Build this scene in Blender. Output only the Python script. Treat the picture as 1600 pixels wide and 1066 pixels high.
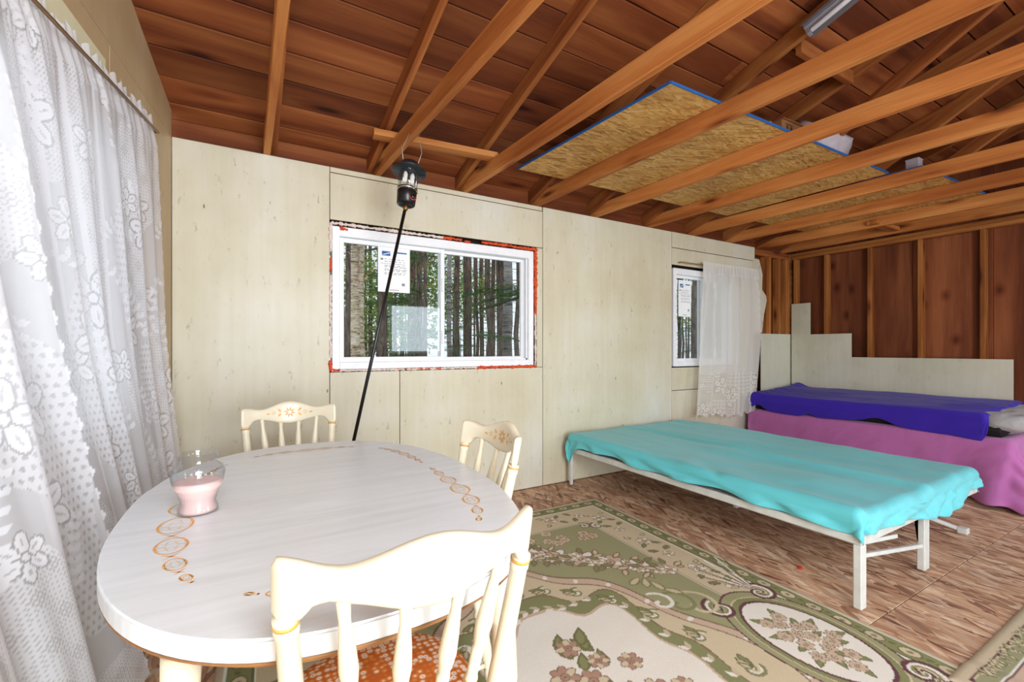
import bpy, bmesh, math, random
import numpy as np
from mathutils import Vector, Matrix
random.seed(7); RNG = np.random.RandomState(5)
for o in list(bpy.data.objects): bpy.data.objects.remove(o)
S = bpy.context.scene; C = S.collection
PI = math.pi

# ------------------------------------------------------------------ camera, sky, light, exposure
cam_d = bpy.data.cameras.new('camera'); cam = bpy.data.objects.new('camera', cam_d); C.objects.link(cam)
cam.location = (0, 0, 1.2); cam.rotation_euler = (PI/2, 0, -math.radians(30.05))
cam_d.sensor_width = 36; cam_d.lens = 15.75; cam_d.shift_y = 0.0075; cam_d.clip_start = 0.02
S.camera = cam
S.view_settings.view_transform = 'Standard'; S.view_settings.look = 'None'
S.view_settings.gamma = 1; S.view_settings.use_curve_mapping = False
S.view_settings.exposure = 0.6
w = bpy.data.worlds.new('overcast sky'); S.world = w; w.use_nodes = True
bg = w.node_tree.nodes['Background']; bg.inputs[0].default_value = (0.86, 0.93, 1.0, 1); bg.inputs[1].default_value = 0.85

def area(name, loc, rot, sx, sy, power, col=(1, 1, 1)):
    l = bpy.data.lights.new(name, 'AREA'); l.shape = 'RECTANGLE'; l.size = sx; l.size_y = sy
    l.energy = power; l.color = col
    o = bpy.data.objects.new(name, l); C.objects.link(o); o.location = loc; o.rotation_euler = rot
    return o
# daylight at the windows, and added fill lamps behind the camera
area('doorway_fill', (0.62, -2.72, 1.1), (PI/2+0.2, 0, 0), 1.45, 1.9, 125, (0.87, 0.945, 1.0))  # added frontal fill, set in an unseen doorway behind the camera
sw = area('south_window_daylight', (3.05, -2.72, 1.62), (PI/2, 0, 0), 1.1, 0.95, 11, (0.80, 0.92, 1.0)); sw.data.spread = math.radians(140)
area('side_window_daylight', (-1.5, 1.6, 1.6), (0, -PI/2, 0), 1.6, 1.8, 6, (0.86, 0.93, 1.0))
area('east_fill', (6.16, -1.75, 0.9), (0, PI/2, 0), 1.6, 1.1, 26, (0.88, 0.94, 1.0))  # added fill by the right wall, where no door opening is built

area('fill_lamp', (0.25, -1.25, 2.36), (math.radians(38), 0, 0), 1.3, 0.9, 52, (0.88, 0.945, 1.0))  # added fill out of view, brightens the tabletop and floor
area('fill_lamp_right', (5.55, -1.4, 2.3), (math.radians(40), 0, math.radians(20)), 0.6, 0.8, 34, (0.87, 0.945, 1.0))  # second added fill, unseen, for the right side of the room

# ------------------------------------------------------------------ helpers
def lin(h):
    h = h.lstrip('#'); r = []
    for i in (0, 2, 4):
        c = int(h[i:i+2], 16)/255
        r.append(c/12.92 if c <= 0.04045 else ((c+0.055)/1.055)**2.4)
    return tuple(r)+(1.0,)

class NT:
    def __init__(s, name):
        s.m = bpy.data.materials.new(name); s.m.use_nodes = True
        s.t = s.m.node_tree; s.n = s.t.nodes; s.l = s.t.links
        s.b = s.n['Principled BSDF']; s.out = s.n['Material Output']
    def add(s, typ, **kw):
        n = s.n.new(typ)
        for k, v in kw.items():
            if k.startswith('i_'):
                key = k[2:]; key = int(key) if key.isdigit() else key
                n.inputs[key].default_value = v
            else: setattr(n, k, v)
        return n
    def link(s, a, b): s.l.new(a, b)
    def coords(s, scale=(1, 1, 1), rnd=0, rot=(0, 0, 0), src='Object'):
        tc = s.add('ShaderNodeTexCoord'); o = tc.outputs[src]
        if rnd:
            oi = s.add('ShaderNodeObjectInfo')
            mu = s.add('ShaderNodeMath', operation='MULTIPLY'); s.link(oi.outputs['Random'], mu.inputs[0]); mu.inputs[1].default_value = rnd
            va = s.add('ShaderNodeVectorMath', operation='ADD'); s.link(o, va.inputs[0]); s.link(mu.outputs[0], va.inputs[1]); o = va.outputs[0]
        mp = s.add('ShaderNodeMapping'); mp.inputs['Scale'].default_value = scale; mp.inputs['Rotation'].default_value = rot
        s.link(o, mp.inputs[0]); return mp.outputs[0]
    def ramp(s, fac, stops, interp='LINEAR'):
        r = s.add('ShaderNodeValToRGB'); cr = r.color_ramp; cr.interpolation = interp
        while len(cr.elements) < len(stops): cr.elements.new(0.5)
        for e, (p, c) in zip(cr.elements, stops):
            e.position = p; e.color = c if len(c) == 4 else tuple(c)+(1,)
        s.link(fac, r.inputs[0]); return r.outputs[0]
    def mix(s, fac, a, b, mode='MIX'):
        m = s.add('ShaderNodeMix', data_type='RGBA', blend_type=mode)
        if isinstance(fac, (int, float)): m.inputs[0].default_value = fac
        else: s.link(fac, m.inputs[0])
        for v, i in ((a, 6), (b, 7)):
            if isinstance(v, tuple): m.inputs[i].default_value = v
            else: s.link(v, m.inputs[i])
        return m.outputs[2]
    def bump(s, h, strength=0.2, dist=0.01):
        b = s.add('ShaderNodeBump'); b.inputs['Strength'].default_value = strength; b.inputs['Distance'].default_value = dist
        s.link(h, b.inputs['Height']); s.link(b.outputs[0], s.b.inputs['Normal'])
    def noise(s, vec, scale, detail=4, rough=0.55, dist=0.0):
        n = s.add('ShaderNodeTexNoise'); n.inputs['Scale'].default_value = scale; n.inputs['Detail'].default_value = detail
        n.inputs['Roughness'].default_value = rough; n.inputs['Distortion'].default_value = dist
        s.link(vec, n.inputs['Vector']); return n.outputs['Fac']

def plain(name, col, rough=0.5, metal=0.0, noise=0.06, scale=20, bump=0.0, spec=None):
    m = NT(name); c = lin(col) if isinstance(col, str) else col
    v = m.coords(); f = m.noise(v, scale)
    d = tuple(x*(1-noise*2.2) for x in c[:3])+(1,); e = tuple(min(1, x*(1+noise)) for x in c[:3])+(1,)
    m.link(m.ramp(f, [(0.3, d), (0.7, e)]), m.b.inputs['Base Color'])
    m.b.inputs['Roughness'].default_value = rough; m.b.inputs['Metallic'].default_value = metal
    if spec is not None: m.b.inputs['Specular IOR Level'].default_value = spec
    if bump: m.bump(f, bump)
    return m.m

def wood(name, light, mid, dark, knots=0.85, rough=0.7, tone=0.35, grain=1.0, kscale=(1.6, 6.5, 6.5)):
    m = NT(name)
    v = m.coords((0.9*grain, 9*grain, 9*grain), rnd=37)
    f = m.noise(v, 1.0, 4, 0.5, 0.5)
    base = m.ramp(f, [(0.30, lin(dark)), (0.48, lin(mid)), (0.68, lin(light))])
    v2 = m.coords((3*grain, 60*grain, 60*grain), rnd=37); f2 = m.noise(v2, 1.5, 3)
    g = m.ramp(f2, [(0.3, (0.72, 0.68, 0.64, 1)), (0.6, (1, 1, 1, 1))]); base = m.mix(0.45, base, g, 'MULTIPLY')
    vk = m.coords(kscale, rnd=37); vo = m.add('ShaderNodeTexVoronoi'); vo.inputs['Scale'].default_value = 1.0; m.link(vk, vo.inputs['Vector'])
    k = m.ramp(vo.outputs['Distance'], [(0.06, (0.10, 0.05, 0.03, 1)), (0.11, (0.55, 0.38, 0.3, 1)), (0.22, (1, 1, 1, 1))])
    base = m.mix(knots, base, k, 'MULTIPLY')
    oi = m.add('ShaderNodeObjectInfo'); t = m.ramp(oi.outputs['Random'], [(0, (1-tone, 1-tone*1.1, 1-tone*1.2, 1)), (1, (1, 1, 1, 1))])
    base = m.mix(1.0, base, t, 'MULTIPLY')
    m.link(base, m.b.inputs['Base Color']); m.b.inputs['Roughness'].default_value = rough
    m.b.inputs['Specular IOR Level'].default_value = 0.25
    m.bump(f2, 0.25, 0.004)
    return m.m

def osb(name, cols, sc=1.0, base_rot=0.0):
    m = NT(name)
    def layer(rot, s):
        tc = m.add('ShaderNodeTexCoord'); r1 = m.add('ShaderNodeVectorRotate', rotation_type='Z_AXIS'); r1.inputs['Angle'].default_value = rot+base_rot; m.link(tc.outputs['Object'], r1.inputs[0])
        mp = m.add('ShaderNodeMapping'); mp.inputs['Scale'].default_value = (s*11, s*62, 1); m.link(r1.outputs[0], mp.inputs[0]); v = mp.outputs[0]
        nz = m.add('ShaderNodeTexNoise'); nz.inputs['Scale'].default_value = 0.7; m.link(v, nz.inputs['Vector'])
        mx = m.add('ShaderNodeMix', data_type='VECTOR'); mx.inputs[0].default_value = 0.12; m.link(v, mx.inputs[4]); m.link(nz.outputs['Color'], mx.inputs[5])
        vo = m.add('ShaderNodeTexVoronoi'); vo.inputs['Scale'].default_value = 1.0; m.link(mx.outputs[1], vo.inputs['Vector'])
        sp = m.add('ShaderNodeSeparateColor'); m.link(vo.outputs['Color'], sp.inputs[0]); return sp
    n = len(cols); stops = [((i+0.0)/(n-1), lin(c)) for i, c in enumerate(cols)]
    a = layer(0.15, sc); b = layer(-0.2, sc*1.15); c = layer(0.5, sc*0.9)
    ca, cb, cc = [m.ramp(x.outputs[0], stops) for x in (a, b, c)]
    fs = m.noise(m.coords((14, 90, 1) if base_rot == 0 else (90, 14, 1)), 1.5, 4, 0.6)
    g1 = m.add('ShaderNodeMath', operation='GREATER_THAN'); m.link(b.outputs[1], g1.inputs[0]); g1.inputs[1].default_value = 0.5
    g2 = m.add('ShaderNodeMath', operation='GREATER_THAN'); m.link(c.outputs[1], g2.inputs[0]); g2.inputs[1].default_value = 0.72
    col = m.mix(g1.outputs[0], ca, cb); col = m.mix(g2.outputs[0], col, cc)
    col = m.mix(0.5, col, m.ramp(fs, [(0.3, (0.6, 0.52, 0.46, 1)), (0.6, (1, 1, 1, 1))]), 'MULTIPLY')
    v = m.coords((1, 1, 1)); f = m.noise(v, 2.2, 3)
    col = m.mix(0.5, col, m.ramp(f, [(0.35, (0.62, 0.52, 0.48, 1)), (0.6, (1, 1, 1, 1))]), 'MULTIPLY')
    m.link(col, m.b.inputs['Base Color']); m.b.inputs['Roughness'].default_value = 0.6
    m.b.inputs['Specular IOR Level'].default_value = 0.3
    m.bump(a.outputs[0], 0.15, 0.003)
    return m.m

def paint(name, c1, c2, c3, marks=1.0, streak=1.0):
    """old paint over plywood: soft vertical streaks, scuffs and nicks"""
    m = NT(name)
    f = m.noise(m.coords((1, 1, 0.7)), 1.3, 5, 0.6)
    base = m.ramp(f, [(0.35, lin(c1)), (0.52, lin(c2)), (0.68, lin(c3))])
    f2 = m.noise(m.coords((26, 26, 0.8)), 1, 3); base = m.mix(0.13*streak, base, m.ramp(f2, [(0.35, (0.74, 0.72, 0.68, 1)), (0.62, (1, 1, 1, 1))]), 'MULTIPLY')
    f3 = m.noise(m.coords((9, 9, 3.2)), 2.2, 8, 0.75); base = m.mix(0.55*marks, base, m.ramp(f3, [(0.335, (0.5, 0.46, 0.4, 1)), (0.41, (1, 1, 1, 1))]), 'MULTIPLY')
    vo = m.add('ShaderNodeTexVoronoi'); vo.inputs['Scale'].default_value = 1; vo.inputs['Randomness'].default_value = 1
    nz = m.add('ShaderNodeTexNoise'); nz.inputs['Scale'].default_value = 8
    cv = m.coords((9, 9, 3.6), rot=(0, 0.45, 0)); m.link(cv, nz.inputs['Vector'])
    mx = m.add('ShaderNodeMix', data_type='VECTOR'); mx.inputs[0].default_value = 0.08; m.link(cv, mx.inputs[4]); m.link(nz.outputs['Color'], mx.inputs[5]); m.link(mx.outputs[1], vo.inputs['Vector'])
    base = m.mix(0.75*marks, base, m.ramp(vo.outputs['Distance'], [(0.03, (0.3, 0.24, 0.18, 1)), (0.055, (1, 1, 1, 1))]), 'MULTIPLY')
    m.link(base, m.b.inputs['Base Color']); m.b.inputs['Roughness'].default_value = 0.45
    m.bump(f3, 0.05, 0.003)
    return m.m

M = {}
M['joist'] = wood('joist pine', '#dc9a5a', '#c67c40', '#a25a2a', tone=0.25)
M['rafter'] = wood('rafter pine', '#b4763f', '#98562a', '#6b3518', tone=0.3)
M['plank'] = wood('roof board pine', '#aa683a', '#8e4c28', '#6a341a', tone=0.5, knots=0.95, grain=0.7, kscale=(1.1, 5, 5))
M['stud'] = wood('stud pine', '#c08047', '#a5652f', '#7d451f', tone=0.3)
M['sheath'] = wood('dark plywood', '#a4633e', '#83482c', '#5a2e1a', tone=0.3, knots=0.7, grain=0.6, kscale=(2.5, 4, 4))
M['osb_loft'] = osb('golden osb', ['#9c6c38', '#cb9650', '#dfb46c', '#b8843e', '#e2bd7c'], 1.25)
M['osb_floor'] = osb('subfloor osb', ['#7a5242', '#d0a684', '#ecceb0', '#b88a6c', '#dcb898', '#966c56', '#f2dcc4'], 0.9, 1.57)
M['blue'] = plain('blue edge paint', '#1f5fa5', 0.6)
M['cream'] = paint('cream wall paint', '#c6bda0', '#d0c9b2', '#d7d3c6', 1.4, 1.0)
M['tan'] = paint('tan painted sheathing', '#b39a74', '#c2aa84', '#cdb894', marks=0.8)
M['header'] = paint('cream header paint', '#dcd9b4', '#e4e0be', '#e9e6cc', marks=0.3)
M['green'] = paint('pale green panel paint', '#c6c4ae', '#d2d0bc', '#dbdaca', marks=0.6)
M['crack'] = plain('dark gap', '#2c1a12', 0.9)
M['vinyl'] = plain('white vinyl', '#eef0f4', 0.35, noise=0.02)
M['foam'] = plain('orange spray foam', '#e2501f', 0.75, noise=0.25, scale=60, bump=0.4)
M['foamcream'] = plain('cream sealant', '#e6d2c8', 0.8, noise=0.1, scale=60, bump=0.3)
M['chair'] = plain('cream chair enamel', '#e6dcc2', 0.28, noise=0.03, scale=6)
M['gold'] = plain('orange gold pinstripe', '#d9a04e', 0.4)
M['motif'] = plain('orange stencil paint', '#f0b264', 0.5, noise=0.12, scale=40)
M['motifpale'] = plain('faded orange stencil', '#e6c8a0', 0.5, noise=0.1, scale=40)
M['edge'] = plain('brown edge strip', '#9a6a3c', 0.5)
M['steel'] = plain('grey painted steel', '#cfd0cc', 0.4, noise=0.06, scale=14)
M['blackmetal'] = plain('black enamel metal', '#121214', 0.3)
M['darkmetal'] = plain('dark hood metal', '#33383c', 0.3, metal=0.6)
M['chrome'] = plain('polished chrome', '#c8c8c8', 0.15, metal=1.0)
M['brass'] = plain('tarnished brass', '#8a6a3a', 0.35, metal=0.9)
M['wire'] = plain('pale wire', '#b8b4ac', 0.4, metal=0.4)
M['red'] = plain('red plastic', '#d42a20', 0.4)
M['mantle'] = plain('white mantle', '#f0eee8', 0.9)
M['wax'] = plain('pink wax', '#f2cdc6', 0.5, noise=0.05, scale=8)
M['card'] = plain('brown cardboard', '#8a5a34', 0.85)
M['print'] = plain('dark print', '#3a2a20', 0.8)
M['bag'] = plain('white plastic bag', '#b9b2bc', 0.5)
M['blackcloth'] = plain('black mattress cloth', '#1a191c', 0.9)
M['pillow'] = plain('grey pillow cloth', '#a3a1a3', 0.9, noise=0.05)
M['paper'] = plain('white paper', '#f2f4f6', 0.7, noise=0.01)
M['ink'] = plain('grey ink', '#8e9296', 0.8)
M['blueink'] = plain('blue ink', '#2e64a0', 0.8)
M['fixture'] = plain('grey lamp reflector', '#8f8a92', 0.35, metal=0.2)
M['tube'] = plain('white lamp tube', '#f2f2ff', 0.2)
M['rod'] = plain('bronze curtain rod', '#8a6a48', 0.4, metal=0.5)
M['tank'] = plain('white tank enamel', '#d8d8d4', 0.35)

def glassmat(name, tint=(1, 1, 1, 1), base=0.04, gloss_rough=0.0):
    m = NT(name); m.n.remove(m.b)
    tr = m.add('ShaderNodeBsdfTransparent'); tr.inputs[0].default_value = tint
    gl = m.add('ShaderNodeBsdfGlossy'); gl.inputs['Roughness'].default_value = gloss_rough
    lw = m.add('ShaderNodeLayerWeight'); lw.inputs[0].default_value = 0.5
    fr = m.add('ShaderNodeMath', operation='POWER'); m.link(lw.outputs['Facing'], fr.inputs[0]); fr.inputs[1].default_value = 3.5
    f2 = m.add('ShaderNodeMath', operation='MULTIPLY_ADD'); m.link(fr.outputs[0], f2.inputs[0]); f2.inputs[1].default_value = 0.85; f2.inputs[2].default_value = base
    mx = m.add('ShaderNodeMixShader'); m.link(f2.outputs[0], mx.inputs[0]); m.link(tr.outputs[0], mx.inputs[1]); m.link(gl.outputs[0], mx.inputs[2])
    m.link(mx.outputs[0], m.out.inputs[0]); return m.m
M['pane'] = glassmat('window glass', (0.93, 0.96, 0.96, 1))
M['jar'] = glassmat('jar glass', (0.95, 0.96, 0.97, 1))

def lacemat(name, col, trans=0.5, solid=False):
    m = NT(name); m.n.remove(m.b)
    di = m.add('ShaderNodeBsdfDiffuse'); di.inputs[0].default_value = lin(col)
    tl = m.add('ShaderNodeBsdfTranslucent'); tl.inputs[0].default_value = lin(col)
    m1 = m.add('ShaderNodeMixShader'); m1.inputs[0].default_value = trans; m.link(di.outputs[0], m1.inputs[1]); m.link(tl.outputs[0], m1.inputs[2])
    if solid: m.link(m1.outputs[0], m.out.inputs[0]); return m.m
    tr = m.add('ShaderNodeBsdfTransparent'); at = m.add('ShaderNodeAttribute'); at.attribute_name = 'lace'
    m2 = m.add('ShaderNodeMixShader'); m.link(at.outputs['Fac'], m2.inputs[0]); m.link(tr.outputs[0], m2.inputs[1]); m.link(m1.outputs[0], m2.inputs[2])
    m.link(m2.outputs[0], m.out.inputs[0]); return m.m
M['lace'] = lacemat('white lace', '#f2f2f6', 0.5)
M['lace_bright'] = lacemat('bright white sheer lace', '#f0eeea', 0.4)
M['sheer'] = lacemat('grey white sheer', '#d6d4d4', 0.35)

def clothmat(name, col, rough=0.8, sheen=0.3, wr=0.3, sc=5, stretch=(1, 1, 1), dark=0.75):
    m = NT(name); v = m.coords(stretch); f = m.noise(v, sc, 4, 0.55, 0.6)
    c = lin(col); d = tuple(x*dark for x in c[:3])+(1,)
    m.link(m.ramp(f, [(0.3, d), (0.55, c)]), m.b.inputs['Base Color']); m.b.inputs['Roughness'].default_value = rough
    m.b.inputs['Sheen Weight'].default_value = sheen; m.b.inputs['Specular IOR Level'].default_value = 0.3
    m.bump(f, wr, 0.02); return m.m
M['turq'] = clothmat('turquoise sheet', '#62c6d0', 0.5, 0.15, 0.2, 3, (3.5, 0.7, 1), 0.92)
M['purple'] = clothmat('deep purple cover', '#3a22a6', 0.9, 0.1, 0.3, 4, (1, 0.5, 1), 0.85)
M['pink'] = clothmat('orchid pink sheet', '#b86cac', 0.9, 0.2, 0.15, 4, (1, 2, 0.5), 0.92)

def seatmat():
    m = NT('orange circle print fabric'); v = m.coords((1, 1, 1))
    vo = m.add('ShaderNodeTexVoronoi'); vo.inputs['Scale'].default_value = 62; vo.inputs['Randomness'].default_value = 0.55; m.link(v, vo.inputs['Vector'])
    col = m.ramp(vo.outputs['Distance'], [(0.10, lin('#e09a70')), (0.17, lin('#f0ded6')), (0.36, lin('#ecd6cc')), (0.44, lin('#dc8a3c')), (0.66, lin('#c66420'))])
    m.link(col, m.b.inputs['Base Color']); m.b.inputs['Roughness'].default_value = 0.85; m.bump(vo.outputs['Distance'], 0.3, 0.003); return m.m
M['seat'] = seatmat()

def tablemat():
    m = NT('white washed wood laminate')
    f = m.noise(m.coords((1.6, 16, 1)), 1.4, 5, 0.6, 0.8)
    c = m.ramp(f, [(0.3, lin('#d8dcdd')), (0.5, lin('#e0e4e7')), (0.7, lin('#e6eaee'))])
    m.link(c, m.b.inputs['Base Color']); m.b.inputs['Roughness'].default_value = 0.32; return m.m
M['table'] = tablemat()

def attrmat(name, rough=0.95):
    m = NT(name); at = m.add('ShaderNodeAttribute'); at.attribute_name = 'Col'
    f = m.noise(m.coords(), 260, 2)
    col = m.mix(0.35, at.outputs['Color'], m.ramp(f, [(0.3, (0.7, 0.7, 0.7, 1)), (0.7, (1, 1, 1, 1))]), 'MULTIPLY')
    m.link(col, m.b.inputs['Base Color']); m.b.inputs['Roughness'].default_value = rough
    m.b.inputs['Specular IOR Level'].default_value = 0.1; m.bump(f, 0.3, 0.003); return m.m
M['rug'] = attrmat('woven rug pile')

def barkmat(name, a, b, c, scale, ring=False):
    m = NT(name); f = m.noise(m.coords((6, 6, 1.2) if not ring else (2, 2, 14), rnd=20), scale, 5, 0.7, 0.6)
    col = m.ramp(f, [(0.36, lin(a)), (0.47, lin(b)), (0.62, lin(c))]); m.link(col, m.b.inputs['Base Color'])
    m.b.inputs['Roughness'].default_value = 0.9; m.bump(f, 0.6, 0.02); return m.m
M['bark'] = barkmat('dark spruce bark', '#2e2621', '#5c5048', '#84766a', 3)
M['birch'] = barkmat('yellow birch bark', '#5a4636', '#cdb494', '#efe4d2', 2.4, True)
M['greybirch'] = barkmat('grey white birch bark', '#2a2828', '#8e8a88', '#b4b0ae', 1.5, True)
def leafm(name, a, b, tr=0.4):
    m = NT(name); f = m.noise(m.coords((1, 1, 1), rnd=9), 6, 2)
    col = m.ramp(f, [(0.3, lin(a)), (0.7, lin(b))]); m.n.remove(m.b)
    di = m.add('ShaderNodeBsdfDiffuse'); tl = m.add('ShaderNodeBsdfTranslucent'); m.link(col, di.inputs[0]); m.link(col, tl.inputs[0])
    mx = m.add('ShaderNodeMixShader'); mx.inputs[0].default_value = tr; m.link(di.outputs[0], mx.inputs[1]); m.link(tl.outputs[0], mx.inputs[2]); m.link(mx.outputs[0], m.out.inputs[0]); return m.m
M['needle'] = leafm('spruce needles', '#3c6238', '#74a068')
M['leaf'] = leafm('pale green leaves', '#7a9a4c', '#b8d080')
M['ground'] = plain('forest floor', '#5a4a36', 0.95, noise=0.3, scale=3)

# ---- object helpers
def props(o, label=None, cat=None, group=None, kind=None):
    if label: o['label'] = label
    if cat: o['category'] = cat
    if group: o['group'] = group
    if kind: o['kind'] = kind
    return o
def empty(name, loc=(0, 0, 0), rz=0, **kw):
    o = bpy.data.objects.new(name, None); C.objects.link(o); o.location = loc; o.rotation_euler = (0, 0, rz)
    o.empty_display_size = 0.1
    return props(o, **kw)
def link(name, me, mat, parent=None, **kw):
    o = bpy.data.objects.new(name, me); C.objects.link(o)
    if mat is not None and not me.materials:
        for mm in (mat if isinstance(mat, list) else [mat]): me.materials.append(mm)
    if parent is not None: o.parent = parent
    return props(o, **kw)
def bmo(name, bm, mat, parent=None, smooth=False, **kw):
    bmesh.ops.recalc_face_normals(bm, faces=bm.faces[:])
    me = bpy.data.meshes.new(name); bm.to_mesh(me); bm.free()
    if smooth: me.shade_smooth()
    return link(name, me, mat, parent, **kw)
def bbox(bm, x0, x1, y0, y1, z0, z1, bev=0.0):
    r = bmesh.ops.create_cube(bm, size=1.0)
    for v in r['verts']:
        v.co = Vector(((x0+x1)/2+v.co.x*(x1-x0), (y0+y1)/2+v.co.y*(y1-y0), (z0+z1)/2+v.co.z*(z1-z0)))
    if bev:
        es = list({e for v in r['verts'] for e in v.link_edges})
        bmesh.ops.bevel(bm, geom=es, offset=bev, segments=1, affect='EDGES', profile=0.5)
def box(name, x0, x1, y0, y1, z0, z1, mat, parent=None, bev=0.0, **kw):
    bm = bmesh.new(); bbox(bm, x0, x1, y0, y1, z0, z1, bev); return bmo(name, bm, mat, parent, **kw)
def beam(name, p0, p1, w, h, mat, parent=None, bev=0.003, up=(0, 0, 1), **kw):
    """plank or beam with its own axes: X along its length, w sideways, h up; p0-p1 is the middle of the LOWER face"""
    p0 = Vector(p0); p1 = Vector(p1); d = p1-p0; L = d.length; x = d.normalized(); u = Vector(up)
    y = u.cross(x).normalized(); z = x.cross(y)
    bm = bmesh.new(); bbox(bm, 0, L, -w/2, w/2, 0, h, bev)
    o = bmo(name, bm, mat, parent, **kw)
    m = Matrix((x, y, z)).transposed().to_4x4(); m.translation = p0; o.matrix_world = m
    return o
def lathe(bm, prof, p0, p1, seg=14):
    """profile of (t along p0-p1, radius)"""
    p0 = Vector(p0); p1 = Vector(p1); d = (p1-p0); ax = d.normalized()
    a = Vector((1, 0, 0)) if abs(ax.x) < 0.8 else Vector((0, 1, 0))
    u = ax.cross(a).normalized(); v = ax.cross(u)
    rings = []
    for t, r in prof:
        c = p0+d*t
        rings.append([bm.verts.new(c+(u*math.cos(2*PI*i/seg)+v*math.sin(2*PI*i/seg))*max(r, 1e-4)) for i in range(seg)])
    for A, B in zip(rings, rings[1:]):
        for i in range(seg):
            bm.faces.new((A[i], A[(i+1) % seg], B[(i+1) % seg], B[i]))
    bm.faces.new(rings[0][::-1]); bm.faces.new(rings[-1])
def tube(bm, pts, r, seg=8):
    pts = [Vector(p) for p in pts]; rings = []
    for i, p in enumerate(pts):
        t = (pts[min(i+1, len(pts)-1)]-pts[max(i-1, 0)]).normalized()
        a = Vector((0, 0, 1)) if abs(t.z) < 0.9 else Vector((1, 0, 0))
        u = t.cross(a).normalized(); v = t.cross(u); rr = r(i/(len(pts)-1)) if callable(r) else r
        rings.append([bm.verts.new(p+(u*math.cos(2*PI*k/seg)+v*math.sin(2*PI*k/seg))*rr) for k in range(seg)])
    for A, B in zip(rings, rings[1:]):
        for k in range(seg): bm.faces.new((A[k], A[(k+1) % seg], B[(k+1) % seg], B[k]))
    bm.faces.new(rings[0][::-1]); bm.faces.new(rings[-1])
def lathe_obj(name, prof, p0, p1, mat, parent=None, seg=14, **kw):
    bm = bmesh.new(); lathe(bm, prof, p0, p1, seg); return bmo(name, bm, mat, parent, smooth=True, **kw)
def tube_obj(name, pts, r, mat, parent=None, seg=8, **kw):
    bm = bmesh.new(); tube(bm, pts, r, seg); return bmo(name, bm, mat, parent, smooth=True, **kw)
def grid(name, P, mat, parent=None, attr=None, col=None, thick=0, mask=None, **kw):
    n, m = P.shape[:2]; me = bpy.data.meshes.new(name)
    idx = np.arange(n*m).reshape(n, m)
    q = np.stack([idx[:-1, :-1], idx[1:, :-1], idx[1:, 1:], idx[:-1, 1:]], -1).reshape(-1, 4)
    if mask is not None: q = q[mask[:-1, :-1].reshape(-1)]
    me.vertices.add(n*m); me.vertices.foreach_set('co', P.reshape(-1).astype(np.float32))
    me.loops.add(len(q)*4); me.loops.foreach_set('vertex_index', q.reshape(-1).astype(np.int32))
    me.polygons.add(len(q)); me.polygons.foreach_set('loop_start', (np.arange(len(q))*4).astype(np.int32))
    me.polygons.foreach_set('loop_total', np.full(len(q), 4, np.int32))
    me.update(calc_edges=True); me.shade_smooth()
    if attr is not None:
        a = me.attributes.new('lace', 'FLOAT', 'POINT'); a.data.foreach_set('value', attr.reshape(-1).astype(np.float32))
    if col is not None:
        a = me.color_attributes.new('Col', 'FLOAT_COLOR', 'POINT')
        c4 = np.concatenate([col, np.ones(col.shape[:2]+(1,))], -1); a.data.foreach_set('color', c4.reshape(-1).astype(np.float32))
    o = link(name, me, mat, parent, **kw)
    if thick:
        s = o.modifiers.new('thickness', 'SOLIDIFY'); s.thickness = thick; s.offset = 0
    return o
def vnoise(x, y, seed=0):
    r = np.random.RandomState(seed).rand(64, 64); xi = np.floor(x).astype(int); yi = np.floor(y).astype(int)
    fx = x-xi; fy = y-yi; fx = fx*fx*(3-2*fx); fy = fy*fy*(3-2*fy); g = lambda a, b: r[a % 64, b % 64]
    return ((g(xi, yi)*(1-fx)+g(xi+1, yi)*fx)*(1-fy)+(g(xi, yi+1)*(1-fx)+g(xi+1, yi+1)*fx)*fy)*2-1
def fbm(x, y, seed=0, o=3):
    return sum(vnoise(x*2**k, y*2**k, seed+k)/2**k for k in range(o))
def poly_prism(name, pts, z0, z1, mat, parent=None, bev=0, **kw):
    """pts (x,y) outline extruded from z0 to z1"""
    bm = bmesh.new(); vs = [bm.verts.new((x, y, z0)) for x, y in pts]; f = bm.faces.new(vs)
    r = bmesh.ops.extrude_face_region(bm, geom=[f])
    for v in r['geom']:
        if isinstance(v, bmesh.types.BMVert): v.co.z = z1
    if bev: bmesh.ops.bevel(bm, geom=[e for e in bm.edges if abs(e.verts[0].co.z-e.verts[1].co.z) < 1e-6], offset=bev, segments=3, affect='EDGES')
    return bmo(name, bm, mat, parent, **kw)

HW = 2.438            # wall height, underside of the joists
YN = 3.25             # face of the window wall
def wall_x(y): return -0.41-0.11*(YN-y)      # face of the left wall
XR = 6.1; YS = -2.65; RIDGE = 0.3; PITCH = 0.32
def roof_z(y): return 2.585+PITCH*((YN-y) if y > RIDGE else (YN-2*RIDGE+y))   # underside of the boards

# ------------------------------------------------------------------ floor
floor = empty('floor', kind='structure', label='worn oriented strand board subfloor', cat=None)
box('floor_deck', -1.1, 6.25, YS-0.1, YN+0.12, -0.10, -0.019, M['crack'], floor)
ys = [-2.75, -1.53, -0.31, 0.91, 2.13, YN+0.1]
for r in range(5):
    x = -1.1-(1.2 if r % 2 else 0)
    while x < 6.25:
        a, b = max(x, -1.1), min(x+2.44, 6.25)
        if b-a > 0.05:
            w_, h_ = b-a-0.004, ys[r+1]-ys[r]-0.004
            o = box('panel', 0, w_, 0, h_, -0.018, random.uniform(-0.0012, 0), M['osb_floor'], floor, bev=0.001); o.location = (a, ys[r], 0)
        x += 2.44

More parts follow.
